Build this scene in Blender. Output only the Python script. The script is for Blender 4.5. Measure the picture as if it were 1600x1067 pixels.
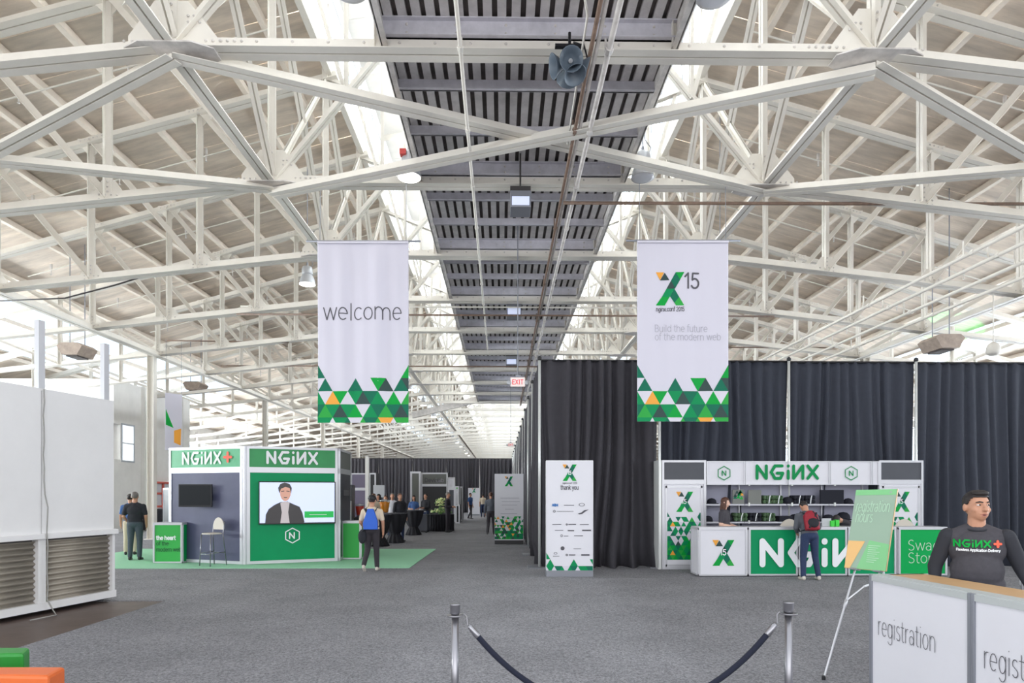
import bpy, math, random
from mathutils import Matrix, Vector
R = math.radians
PI = math.pi
random.seed(7)
scene = bpy.context.scene
for _o in list(bpy.data.objects):
    bpy.data.objects.remove(_o)

# ------------------------------------------------------------------ camera
F_PX, HZ, H = 1000.0, 771.0, 1.75
PSI = math.atan(15.0 / F_PX)
SP, CP = math.sin(PSI), math.cos(PSI)
cam_d = bpy.data.cameras.new('camera')
cam = bpy.data.objects.new('camera', cam_d)
scene.collection.objects.link(cam)
cam_d.sensor_width = 36.0
cam_d.lens = F_PX / 1600.0 * 36.0
cam_d.shift_y = (HZ - 533.5) / 1600.0
cam_d.clip_start = 0.05
cam_d.clip_end = 500
cam.location = (0, 0, H)
cam.rotation_euler = (R(90), 0, -PSI)
scene.camera = cam

# ------------------------------------------------------------------ sky, daylight
world = bpy.data.worlds.new('overcast_sky')
scene.world = world
world.use_nodes = True
wb = world.node_tree.nodes['Background']
wb.inputs[0].default_value = (0.90, 0.95, 1.0, 1)
wb.inputs[1].default_value = 1.9

def area(name, loc, rot, sx, sy, power, col=(1, 1, 1), spread=180):
    d = bpy.data.lights.new(name, 'AREA')
    d.shape = 'RECTANGLE'; d.size = sx; d.size_y = sy; d.energy = power; d.color = col
    d.spread = R(spread)
    o = bpy.data.objects.new(name, d); scene.collection.objects.link(o)
    o.location = loc; o.rotation_euler = rot
    return o
# daylight through the open pier doors behind the photographer
area('daylight_open_end', (0.3, -9.0, 5.0), (R(94), 0, 0), 26, 8, 780, (1.0, 0.98, 0.98))
# added uplight behind the camera, brightening the deck and roof from below
area('uplight_fill', (0.3, -7.0, 2.4), (R(136), 0, 0), 30, 6, 800, (1.0, 0.985, 0.96))
# daylight through the clerestory windows, both sides of the roof monitor
for sx in (-1, 1):
    for yy in (24, 62, 98):
        area('daylight_clerestory', (0.35 + sx * 5.6, yy, 14.6), (0, R(62) * sx, 0), 2.2, 38, 8500, (1.0, 0.985, 0.96))
# daylight through the side windows, from added lamps tilted up to brighten the roof
area('daylight_left_windows', (-27.2, 31, 2.4), (0, R(-114), 0), 5, 57, 66000, (1.0, 0.985, 0.955))
area('daylight_right_windows', (27.9, 31, 2.4), (0, R(114), 0), 5, 57, 46000, (0.98, 0.985, 1.0))

scene.view_settings.view_transform = 'Standard'
scene.view_settings.look = 'None'
scene.view_settings.exposure = -0.20
scene.view_settings.gamma = 1.0
scene.view_settings.use_curve_mapping = False
scene.cycles.max_bounces = 6
scene.cycles.diffuse_bounces = 4
scene.cycles.glossy_bounces = 2
scene.cycles.transparent_max_bounces = 10
scene.cycles.sample_clamp_indirect = 4.0
scene.cycles.caustics_reflective = False
scene.cycles.caustics_refractive = False

# ------------------------------------------------------------------ materials
def lin(c):
    out = []
    for v in c:
        v = v / 255.0
        out.append(v / 12.92 if v <= 0.04045 else ((v + 0.055) / 1.055) ** 2.4)
    return tuple(out)

def mat(name, rgb, rough=0.6, metal=0.0, noise=None, amt=0.15, bump=0.0, bscale=None, emit=0.0, stretch=None, rand=0.0, spec=0.5, alpha=None):
    m = bpy.data.materials.new(name)
    m.use_nodes = True
    nt = m.node_tree; N = nt.nodes; L = nt.links
    b = N['Principled BSDF']
    c = lin(rgb)
    b.inputs['Base Color'].default_value = (*c, 1)
    b.inputs['Roughness'].default_value = rough
    b.inputs['Metallic'].default_value = metal
    b.inputs['Specular IOR Level'].default_value = spec
    tc = N.new('ShaderNodeTexCoord')
    mp = N.new('ShaderNodeMapping')
    L.new(tc.outputs['Object'], mp.inputs['Vector'])
    if stretch: mp.inputs['Scale'].default_value = stretch
    colsock = None
    if noise:
        n = N.new('ShaderNodeTexNoise'); n.inputs['Scale'].default_value = noise
        n.inputs['Detail'].default_value = 6; n.inputs['Roughness'].default_value = 0.65
        L.new(mp.outputs['Vector'], n.inputs['Vector'])
        r = N.new('ShaderNodeMapRange')
        r.inputs[1].default_value = 0.3; r.inputs[2].default_value = 0.7
        r.inputs[3].default_value = 1 - amt; r.inputs[4].default_value = 1 + amt
        L.new(n.outputs['Fac'], r.inputs[0])
        mx = N.new('ShaderNodeVectorMath'); mx.operation = 'SCALE'
        mx.inputs[0].default_value = c
        L.new(r.outputs[0], mx.inputs['Scale'])
        colsock = mx.outputs[0]
    if rand:
        oi = N.new('ShaderNodeObjectInfo')
        r2 = N.new('ShaderNodeMapRange')
        r2.inputs[3].default_value = 1 - rand; r2.inputs[4].default_value = 1 + rand
        L.new(oi.outputs['Random'], r2.inputs[0])
        m2 = N.new('ShaderNodeVectorMath'); m2.operation = 'SCALE'
        if colsock: L.new(colsock, m2.inputs[0])
        else: m2.inputs[0].default_value = c
        L.new(r2.outputs[0], m2.inputs['Scale'])
        colsock = m2.outputs[0]
    if colsock: L.new(colsock, b.inputs['Base Color'])
    if bump:
        n2 = N.new('ShaderNodeTexNoise'); n2.inputs['Scale'].default_value = bscale or 60
        n2.inputs['Detail'].default_value = 4
        L.new(mp.outputs['Vector'], n2.inputs['Vector'])
        bp = N.new('ShaderNodeBump'); bp.inputs['Strength'].default_value = bump
        bp.inputs['Distance'].default_value = 0.02
        L.new(n2.outputs['Fac'], bp.inputs['Height'])
        L.new(bp.outputs['Normal'], b.inputs['Normal'])
    if emit:
        b.inputs['Emission Color'].default_value = (*c, 1)
        b.inputs['Emission Strength'].default_value = emit
    return m

def glass_mat(name, tint=(0.93, 0.97, 1.0), gloss=0.08):
    m = bpy.data.materials.new(name); m.use_nodes = True
    nt = m.node_tree; N = nt.nodes; L = nt.links
    N.remove(N['Principled BSDF'])
    t = N.new('ShaderNodeBsdfTransparent'); t.inputs[0].default_value = (*tint, 1)
    g = N.new('ShaderNodeBsdfGlossy'); g.inputs['Roughness'].default_value = 0.1
    mx = N.new('ShaderNodeMixShader'); mx.inputs[0].default_value = gloss
    L.new(t.outputs[0], mx.inputs[1]); L.new(g.outputs[0], mx.inputs[2])
    L.new(mx.outputs[0], N['Material Output'].inputs['Surface'])
    return m

M = {}
M['steel'] = mat('white_painted_steel', (228, 223, 214), 0.55, noise=2.0, amt=0.05)
M['steel_dirty'] = mat('dirty_white_steel', (205, 200, 196), 0.6, noise=5.0, amt=0.22)
M['deck_beam'] = mat('lilac_grey_steel', (206, 204, 212), 0.6, noise=4.0, amt=0.14)
M['deck_rib'] = mat('corrugated_deck_steel', (210, 206, 206), 0.6, noise=3.0, amt=0.18)
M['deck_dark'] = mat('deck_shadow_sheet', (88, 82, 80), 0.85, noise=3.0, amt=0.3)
M['board'] = mat('weathered_roof_board', (234, 221, 207), 0.8, noise=1.4, amt=0.22, stretch=(0.35, 2.2, 1), rand=0.07)
M['purlin'] = mat('weathered_purlin', (230, 219, 206), 0.8, noise=2.0, amt=0.12)
M['wallwhite'] = mat('white_painted_wall', (236, 234, 230), 0.7, noise=1.5, amt=0.05)
M['wood_floor'] = mat('worn_dark_floor', (98, 84, 78), 0.45, noise=2.5, amt=0.22)
M['panelwhite'] = mat('white_panel', (226, 225, 232), 0.5, noise=1.2, amt=0.025)
M['partition'] = mat('off_white_partition', (226, 224, 224), 0.55, noise=1.0, amt=0.04)
M['corrug'] = mat('corrugated_bronze', (158, 150, 138), 0.45, 0.25, noise=2, amt=0.12)
M['alu'] = mat('aluminium_frame', (205, 205, 210), 0.35, 0.35)
M['alu_dark'] = mat('grey_aluminium', (140, 142, 150), 0.35, 0.4)
M['slate'] = mat('slate_blue_laminate', (74, 76, 104), 0.5, noise=3, amt=0.08)
M['darkgrey'] = mat('dark_grey_laminate', (72, 74, 82), 0.45, noise=3, amt=0.06)
M['booth_green'] = mat('booth_green', (0, 146, 92), 0.45, noise=2, amt=0.05, spec=0.2)
M['head_green'] = mat('header_green', (92, 176, 128), 0.3, noise=2, amt=0.08, spec=0.2)
M['head_green2'] = mat('header_deep_green', (62, 150, 92), 0.3, noise=2, amt=0.08, spec=0.2)
M['apple_green'] = mat('apple_green', (66, 172, 84), 0.45, spec=0.2)
M['kelly'] = mat('kelly_green', (0, 165, 82), 0.45, spec=0.2)
M['white_print'] = mat('white_print', (240, 242, 245), 0.5)
M['grey_print'] = mat('dark_grey_print', (84, 82, 90), 0.6)
M['lightgrey_print'] = mat('light_grey_print', (178, 176, 188), 0.6)
M['pale_print'] = mat('pale_print', (190, 222, 196), 0.6)
M['dkgreen_print'] = mat('dark_green_print', (24, 92, 52), 0.6)
M['green_print'] = mat('green_print', (0, 140, 76), 0.5, spec=0.2)
M['red_print'] = mat('red_orange_print', (235, 90, 60), 0.5)
M['blue_print'] = mat('blue_print', (30, 110, 180), 0.5)
M['tG'] = mat('triangle_green', (0, 160, 62), 0.5, spec=0.2)
M['tE'] = mat('triangle_emerald', (0, 142, 84), 0.5, spec=0.2)
M['tT'] = mat('triangle_teal', (14, 110, 84), 0.5, spec=0.2)
M['tD'] = mat('triangle_slate', (56, 76, 74), 0.5, spec=0.2)
M['tO'] = mat('triangle_orange', (240, 164, 52), 0.5)
M['tL'] = mat('triangle_leaf', (48, 166, 70), 0.5, spec=0.2)
M['tW'] = mat('triangle_white', (216, 213, 224), 0.5)
M['cloth_white'] = mat('white_banner_cloth', (216, 213, 226), 0.7)
M['drape'] = mat('charcoal_drape', (62, 60, 66), 0.85, noise=8, amt=0.08)
M['drape_shaded'] = mat('charcoal_drape_shaded', (50, 54, 66), 0.8, noise=8, amt=0.08)  # same cloth as the charcoal drape, with shade put into its colour
M['table_cloth'] = mat('black_table_cloth', (34, 34, 40), 0.8)
M['green_carpet'] = mat('pale_green_carpet', (158, 214, 178), 0.95, noise=40, amt=0.07, spec=0.2)
M['black'] = mat('black_plastic', (26, 26, 30), 0.4)
M['screen_off'] = mat('dark_glass_screen', (26, 30, 34), 0.3, spec=0.25)
M['chrome'] = mat('brushed_steel', (150, 149, 154), 0.3, 0.9)
M['pole'] = mat('white_pole', (224, 226, 224), 0.35, 0.3)
M['rope'] = mat('navy_velvet', (24, 28, 46), 0.9, noise=80, amt=0.2)
M['horn'] = mat('grey_blue_horn', (92, 104, 116), 0.4)
M['lamp_body'] = mat('lamp_aluminium', (188, 190, 194), 0.4, 0.3)
M['lamp_glow'] = mat('lamp_glow', (255, 250, 240), 0.5, emit=7.0)
M['lamp_dim'] = mat('lamp_lens_unlit', (214, 216, 222), 0.2)
M['window_glow'] = mat('glowing_pane', (236, 242, 248), 0.4, emit=1.0)  # pane emits light itself, in place of daylight behind it
M['red'] = mat('red_plastic', (190, 60, 56), 0.5)
M['pipe_brown'] = mat('rusty_pipe', (120, 98, 84), 0.6, noise=8, amt=0.25)
M['cable'] = mat('dark_cable', (60, 56, 56), 0.6)
M['cable_pale'] = mat('pale_grey_cable', (150, 148, 144), 0.6)
M['tan'] = mat('tan_wood_top', (208, 168, 122), 0.35, noise=3, amt=0.06, stretch=(6, 0.6, 1))
M['greytop'] = mat('pale_grey_edge', (186, 190, 190), 0.4)
M['seat_beige'] = mat('beige_seat', (204, 196, 184), 0.5)
M['orange_vinyl'] = mat('orange_vinyl', (226, 110, 52), 0.4, noise=5, amt=0.04)
M['green_vinyl'] = mat('green_vinyl', (38, 142, 52), 0.4, noise=5, amt=0.04)
M['skin'] = mat('skin', (192, 142, 116), 0.55, noise=12, amt=0.05)
M['skin_pale'] = mat('skin_pale', (224, 182, 160), 0.55)
M['eye_white'] = mat('eye_white', (226, 222, 220), 0.3)
M['iris'] = mat('dark_iris', (40, 30, 26), 0.2)
M['lips'] = mat('lips', (182, 118, 104), 0.5)
M['mouth'] = mat('mouth_inside', (70, 34, 32), 0.6)
M['hair_dark'] = mat('dark_hair', (36, 30, 30), 0.6, noise=60, amt=0.4)
M['hair_brown'] = mat('brown_hair', (84, 52, 38), 0.55, noise=40, amt=0.35)
M['hair_grey'] = mat('grey_hair', (112, 106, 102), 0.6, noise=60, amt=0.3)
M['tee_grey'] = mat('charcoal_heather_shirt', (66, 64, 70), 0.85, noise=30, amt=0.12)
M['sleeve_dark'] = mat('dark_sleeve', (44, 45, 52), 0.85)
M['black_cloth'] = mat('black_cloth', (36, 37, 44), 0.85)
M['jeans'] = mat('blue_denim', (42, 56, 88), 0.85, noise=40, amt=0.15)
M['grey_jeans'] = mat('grey_denim', (70, 78, 88), 0.85, noise=40, amt=0.15)
M['slacks'] = mat('dark_slacks', (54, 50, 56), 0.85)
M['beige_cloth'] = mat('beige_shirt', (214, 198, 176), 0.85)
M['blue_cloth'] = mat('blue_shirt', (66, 98, 152), 0.85)
M['grey_cloth'] = mat('grey_hoodie', (84, 88, 96), 0.85)
M['blue_bag'] = mat('bright_blue_bag', (26, 92, 200), 0.5)
M['red_bag'] = mat('maroon_backpack', (150, 30, 48), 0.6)
M['shoe'] = mat('dark_shoe', (40, 38, 40), 0.5)
M['shoe_pale'] = mat('pale_shoe', (206, 198, 188), 0.6)
M['juice'] = mat('orange_juice', (250, 150, 30), 0.3)
M['red_juice'] = mat('red_juice', (220, 60, 40), 0.3)
M['leaf'] = mat('flower_leaf', (120, 160, 96), 0.6, noise=20, amt=0.3)
M['petal'] = mat('pale_yellow_petal', (240, 246, 180), 0.6)
M['camo'] = mat('green_mottled_cloth', (70, 96, 66), 0.8, noise=26, amt=0.8)
M['navy_cloth'] = mat('navy_cloth', (24, 26, 38), 0.85)
M['display_grey'] = mat('display_grey', (120, 122, 118), 0.6)
M['lilac_back'] = mat('lilac_grey_back', (160, 160, 178), 0.6)
M['shelfm'] = mat('pale_shelf', (206, 206, 214), 0.5)
M['lime'] = mat('lime_plastic', (60, 210, 60), 0.4)
M['brown_fixture'] = mat('heater_housing', (168, 152, 140), 0.6, noise=6, amt=0.2)
M['lilac_panel'] = mat('lilac_panel', (120, 112, 136), 0.5)
M['window_frame'] = mat('window_steel', (190, 194, 200), 0.5)
M['door_red'] = mat('red_door_frame', (200, 90, 76), 0.6)
M['pane'] = glass_mat('clear_pane')
M['clearplastic'] = glass_mat('clear_plastic', (0.9, 0.92, 0.92), 0.12)
M['scr_bg'] = mat('screen_pale_blue', (206, 214, 240), 0.4, emit=0.55)
M['scr_coat'] = mat('screen_coat', (52, 48, 50), 0.4, emit=0.3)
M['scr_shirt'] = mat('screen_shirt', (186, 176, 178), 0.4, emit=0.4)
M['scr_face'] = mat('screen_face', (196, 146, 128), 0.4, emit=0.5)
M['scr_hair'] = mat('screen_hair', (58, 54, 54), 0.4, emit=0.3)
M['scr_green'] = mat('screen_green', (0, 166, 70), 0.4, emit=0.5)
M['exit_face'] = mat('exit_sign_face', (240, 226, 222), 0.4, emit=0.5)
M['exit_red'] = mat('exit_letters', (214, 40, 60), 0.4, emit=0.5)
M['ez_green'] = mat('easel_pale_green', (164, 196, 168), 0.18)
M['ez_mint'] = mat('easel_mint', (138, 208, 146), 0.18)
M['ez_orange'] = mat('easel_orange', (244, 196, 130), 0.18)
M['ez_grey'] = mat('easel_sage', (160, 186, 166), 0.18)

def carpet_mat():
    m = bpy.data.materials.new('grey_speckled_carpet'); m.use_nodes = True
    nt = m.node_tree; N = nt.nodes; L = nt.links; b = N['Principled BSDF']
    b.inputs['Roughness'].default_value = 0.95; b.inputs['Specular IOR Level'].default_value = 0.15
    tc = N.new('ShaderNodeTexCoord')
    n1 = N.new('ShaderNodeTexNoise'); n1.inputs['Scale'].default_value = 45; n1.inputs['Detail'].default_value = 6; n1.inputs['Roughness'].default_value = 0.85
    n2 = N.new('ShaderNodeTexNoise'); n2.inputs['Scale'].default_value = 0.9; n2.inputs['Detail'].default_value = 5
    L.new(tc.outputs['Object'], n1.inputs['Vector']); L.new(tc.outputs['Object'], n2.inputs['Vector'])
    cr = N.new('ShaderNodeValToRGB')
    cr.color_ramp.elements[0].position = 0.36; cr.color_ramp.elements[0].color = (*lin((80, 80, 84)), 1)
    cr.color_ramp.elements[1].position = 0.66; cr.color_ramp.elements[1].color = (*lin((176, 175, 180)), 1)
    L.new(n1.outputs['Fac'], cr.inputs[0])
    r = N.new('ShaderNodeMapRange'); r.inputs[1].default_value = 0.3; r.inputs[2].default_value = 0.7; r.inputs[3].default_value = 0.88; r.inputs[4].default_value = 1.12
    L.new(n2.outputs['Fac'], r.inputs[0])
    s = N.new('ShaderNodeVectorMath'); s.operation = 'SCALE'
    L.new(cr.outputs[0], s.inputs[0]); L.new(r.outputs[0], s.inputs['Scale'])
    L.new(s.outputs[0], b.inputs['Base Color'])
    bp = N.new('ShaderNodeBump'); bp.inputs['Strength'].default_value = 0.4; bp.inputs['Distance'].default_value = 0.01
    L.new(n1.outputs['Fac'], bp.inputs['Height']); L.new(bp.outputs[0], b.inputs['Normal'])
    return m
M['carpet'] = carpet_mat()

# ------------------------------------------------------------------ helpers
I4 = Matrix.Identity(4)
MATRIX = {}

def frame(x, y, z=0.0, rz=0.0, rx=0.0):
    return Matrix.Translation((x, y, z)) @ Matrix.Rotation(rz, 4, 'Z') @ Matrix.Rotation(rx, 4, 'X')

def at(px, D):
    xc = (px - 800.0) / F_PX * D
    return (xc * CP + D * SP, -xc * SP + D * CP)

def zat(py, D):
    return H - (py - HZ) / F_PX * D

def ground(px, py):
    return at(px, F_PX * H / (py - HZ))

class MB:
    def __init__(s, fr=None, fn=None):
        s.v = []; s.f = []; s.m = []; s.fr = fr or I4; s.fn = fn; s.cm = 0
    def add(s, vs, fs):
        b = len(s.v)
        for v in vs:
            v = Vector(v)
            if s.fn: v = s.fn(v)
            s.v.append(s.fr @ v)
        for f in fs:
            s.f.append([i + b for i in f]); s.m.append(s.cm)
    def box(s, x0, x1, y0, y1, z0, z1):
        s.add([(x0, y0, z0), (x1, y0, z0), (x1, y1, z0), (x0, y1, z0), (x0, y0, z1), (x1, y0, z1), (x1, y1, z1), (x0, y1, z1)],
              [(3, 2, 1, 0), (4, 5, 6, 7), (0, 1, 5, 4), (1, 2, 6, 5), (2, 3, 7, 6), (3, 0, 4, 7)])
    def obox(s, p0, p1, n, a0, a1, b0, b1):
        p0 = Vector(p0); p1 = Vector(p1); d = (p1 - p0).normalized()
        n = Vector(n); n = (n - d * n.dot(d)).normalized(); u = n.cross(d)
        if u.z < -1e-6: u = -u
        vs = []
        for p in (p0, p1):
            for (a, b) in ((a0, b0), (a1, b0), (a1, b1), (a0, b1)):
                vs.append(p + n * a + u * b)
        s.add(vs, [(0, 1, 2, 3), (7, 6, 5, 4), (0, 4, 5, 1), (1, 5, 6, 2), (2, 6, 7, 3), (3, 7, 4, 0)])
    def bar(s, p0, p1, w, h=None, n=(1, 0, 0.01)):
        h = h or w
        s.obox(p0, p1, n, -w / 2, w / 2, -h / 2, h / 2)
    def angles(s, p0, p1, n, size=0.14, gap=0.03, t=0.012):
        # two steel angles back to back, outstanding flanges at the foot
        for sg in (-1, 1):
            a0, a1 = sorted((sg * gap / 2, sg * (gap / 2 + t)))
            s.obox(p0, p1, n, a0, a1, -size / 2, size / 2)
            a0, a1 = sorted((sg * (gap / 2 + t), sg * (gap / 2 + size * 0.7)))
            s.obox(p0, p1, n, a0, a1, -size / 2, -size / 2 + t)
    def tube(s, pts, r, n=8, caps=True):
        pts = [Vector(p) for p in pts]; rings = []
        rs = r if isinstance(r, (list, tuple)) else [r] * len(pts)
        prev = None; vs = []
        for i, p in enumerate(pts):
            d = (pts[min(i + 1, len(pts) - 1)] - pts[max(i - 1, 0)]).normalized()
            if prev is None:
                a = Vector((0, 0, 1)) if abs(d.z) < 0.9 else Vector((1, 0, 0))
                u = d.cross(a).normalized()
            else:
                u = (prev - d * prev.dot(d)).normalized()
            prev = u; w = d.cross(u)
            for k in range(n):
                t = 2 * PI * k / n
                vs.append(p + (u * math.cos(t) + w * math.sin(t)) * rs[i])
        fs = []
        for i in range(len(pts) - 1):
            for k in range(n):
                k2 = (k + 1) % n
                fs.append((i * n + k, i * n + k2, (i + 1) * n + k2, (i + 1) * n + k))
        if caps:
            fs.append(tuple(range(n - 1, -1, -1)))
            fs.append(tuple((len(pts) - 1) * n + k for k in range(n)))
        s.add(vs, fs)
    def lathe(s, prof, c=(0, 0, 0), n=20, rot=None, sx=1, sy=1):
        vs = []; c = Vector(c)
        for (r, z) in prof:
            for k in range(n):
                t = 2 * PI * k / n
                v = Vector((r * math.cos(t) * sx, r * math.sin(t) * sy, z))
                if rot: v = rot @ v
                vs.append(v + c)
        fs = []
        for i in range(len(prof) - 1):
            for k in range(n):
                k2 = (k + 1) % n
                fs.append((i * n + k, i * n + k2, (i + 1) * n + k2, (i + 1) * n + k))
        if prof[0][0] > 1e-4: fs.append(tuple(range(n - 1, -1, -1)))
        if prof[-1][0] > 1e-4: fs.append(tuple((len(prof) - 1) * n + k for k in range(n)))
        s.add(vs, fs)
    def ell(s, c, r, n=14, rot=None):
        k = n // 2
        prof = [(max(math.sin(PI * i / k), 0.0005), -math.cos(PI * i / k)) for i in range(k + 1)]
        vs = []; c = Vector(c)
        for (q, z) in prof:
            for j in range(n):
                t = 2 * PI * j / n
                v = Vector((q * math.cos(t) * r[0], q * math.sin(t) * r[1], z * r[2]))
                if rot: v = rot @ v
                vs.append(v + c)
        fs = []
        for i in range(k):
            for j in range(n):
                j2 = (j + 1) % n
                fs.append((i * n + j, i * n + j2, (i + 1) * n + j2, (i + 1) * n + j))
        fs.append(tuple(range(n - 1, -1, -1))); fs.append(tuple(k * n + j for j in range(n)))
        s.add(vs, fs)
    def cap(s, p0, p1, r0, r1, n=12):
        p0 = Vector(p0); p1 = Vector(p1)
        d = (p1 - p0); L = d.length
        if L < 1e-5: s.ell(p0, (r0, r0, r0)); return
        d.normalize(); q = d.to_track_quat('Z', 'Y').to_matrix()
        prof = []
        for i in range(5):
            t = PI / 2 * i / 4; prof.append((max(r0 * math.sin(t), 0.0004), -r0 * math.cos(t)))
        for i in range(5):
            t = PI / 2 * i / 4; prof.append((max(r1 * math.cos(t), 0.0004), L + r1 * math.sin(t)))
        vs = []
        for (r, z) in prof:
            for k in range(n):
                t = 2 * PI * k / n
                vs.append(q @ Vector((r * math.cos(t), r * math.sin(t), z)) + p0)
        fs = []
        for i in range(len(prof) - 1):
            for k in range(n):
                k2 = (k + 1) % n
                fs.append((i * n + k, i * n + k2, (i + 1) * n + k2, (i + 1) * n + k))
        fs.append(tuple(range(n - 1, -1, -1))); fs.append(tuple((len(prof) - 1) * n + k for k in range(n)))
        s.add(vs, fs)
    def prism(s, pts, y0, y1):
        # polygon in XZ, extruded along Y
        n = len(pts)
        vs = [(x, y0, z) for x, z in pts] + [(x, y1, z) for x, z in pts]
        fs = [tuple(range(n)), tuple(range(2 * n - 1, n - 1, -1))]
        for i in range(n):
            j = (i + 1) % n
            fs.append((i, i + n, j + n, j))
        s.add(vs, fs)
    def slab(s, pts, z0, z1):
        # polygon in XY, extruded along Z
        n = len(pts)
        vs = [(x, y, z0) for x, y in pts] + [(x, y, z1) for x, y in pts]
        fs = [tuple(range(n - 1, -1, -1)), tuple(range(n, 2 * n))]
        for i in range(n):
            j = (i + 1) % n
            fs.append((i, j, j + n, i + n))
        s.add(vs, fs)
    def grid(s, fn, nu, nv):
        vs = [fn(i / nu, j / nv) for j in range(nv + 1) for i in range(nu + 1)]
        fs = [(j * (nu + 1) + i, j * (nu + 1) + i + 1, (j + 1) * (nu + 1) + i + 1, (j + 1) * (nu + 1) + i) for j in range(nv) for i in range(nu)]
        s.add(vs, fs)

def setp(o, **kw):
    for k, v in kw.items():
        if v is not None: o[k] = v

def root(name, label, cat, loc=(0, 0, 0), rz=0.0, group=None, kind=None):
    o = bpy.data.objects.new(name, None)
    scene.collection.objects.link(o)
    o.location = loc; o.rotation_euler = (0, 0, rz)
    o.empty_display_size = 0.1
    MATRIX[o.name] = frame(loc[0], loc[1], loc[2] if len(loc) > 2 else 0, rz)
    setp(o, label=label, category=cat, group=group, kind=kind)
    return o

def part(mb, name, mats, parent=None, label=None, smooth=False, kind=None, bevel=0.0, solid=0.0):
    me = bpy.data.meshes.new(name)
    inv = MATRIX[parent.name].inverted() if parent is not None else I4
    me.from_pydata([tuple(inv @ v) for v in mb.v], [], mb.f)
    if not isinstance(mats, (list, tuple)): mats = [mats]
    for m in mats: me.materials.append(M[m] if isinstance(m, str) else m)
    if len(mats) > 1: me.polygons.foreach_set('material_index', mb.m)
    if smooth: me.polygons.foreach_set('use_smooth', [True] * len(me.polygons))
    me.update()
    o = bpy.data.objects.new(name, me)
    scene.collection.objects.link(o)
    if parent is not None:
        o.parent = parent; MATRIX[o.name] = MATRIX[parent.name]
    else:
        MATRIX[o.name] = I4
    if bevel:
        b = o.modifiers.new('bevel', 'BEVEL'); b.width = bevel; b.segments = 2; b.limit_method = 'ANGLE'
    if solid:
        b = o.modifiers.new('solid', 'SOLIDIFY'); b.thickness = solid; b.offset = 0
    setp(o, label=label, kind=kind)
    return o

def single(mb, name, mats, label, cat, group=None, origin=None, **kw):
    # a thing that is one mesh, origin moved to its base
    if origin is None:
        xs = [v.x for v in mb.v]; ys = [v.y for v in mb.v]; zs = [v.z for v in mb.v]
        origin = ((min(xs) + max(xs)) / 2, (min(ys) + max(ys)) / 2, min(zs))
    T = Matrix.Translation([-c for c in origin])
    mb.v = [T @ v for v in mb.v]
    o = part(mb, name, mats, None, label=label, **kw)
    o.location = origin
    MATRIX[o.name] = Matrix.Translation(origin)
    setp(o, category=cat, group=group)
    return o

def struct(mb, name, mats, label=None, **kw):
    o = part(mb, name, mats, None, label=label, **kw)
    o['kind'] = 'structure'
    return o

def copy_tree(o, parent=None):
    c = o.copy(); scene.collection.objects.link(c)
    if parent is not None: c.parent = parent
    for ch in list(o.children): copy_tree(ch, c)
    return c

ORD = ['nearest', 'second', 'third', 'fourth', 'fifth', 'sixth', 'seventh', 'eighth', 'ninth', 'tenth', 'eleventh', 'twelfth', 'thirteenth', 'fourteenth', 'fifteenth', 'sixteenth',
       'seventeenth', 'eighteenth', 'nineteenth', 'twentieth', 'twenty-first', 'twenty-second', 'twenty-third', 'twenty-fourth', 'twenty-fifth', 'twenty-sixth', 'twenty-seventh', 'twenty-eighth', 'twenty-ninth']

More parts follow.
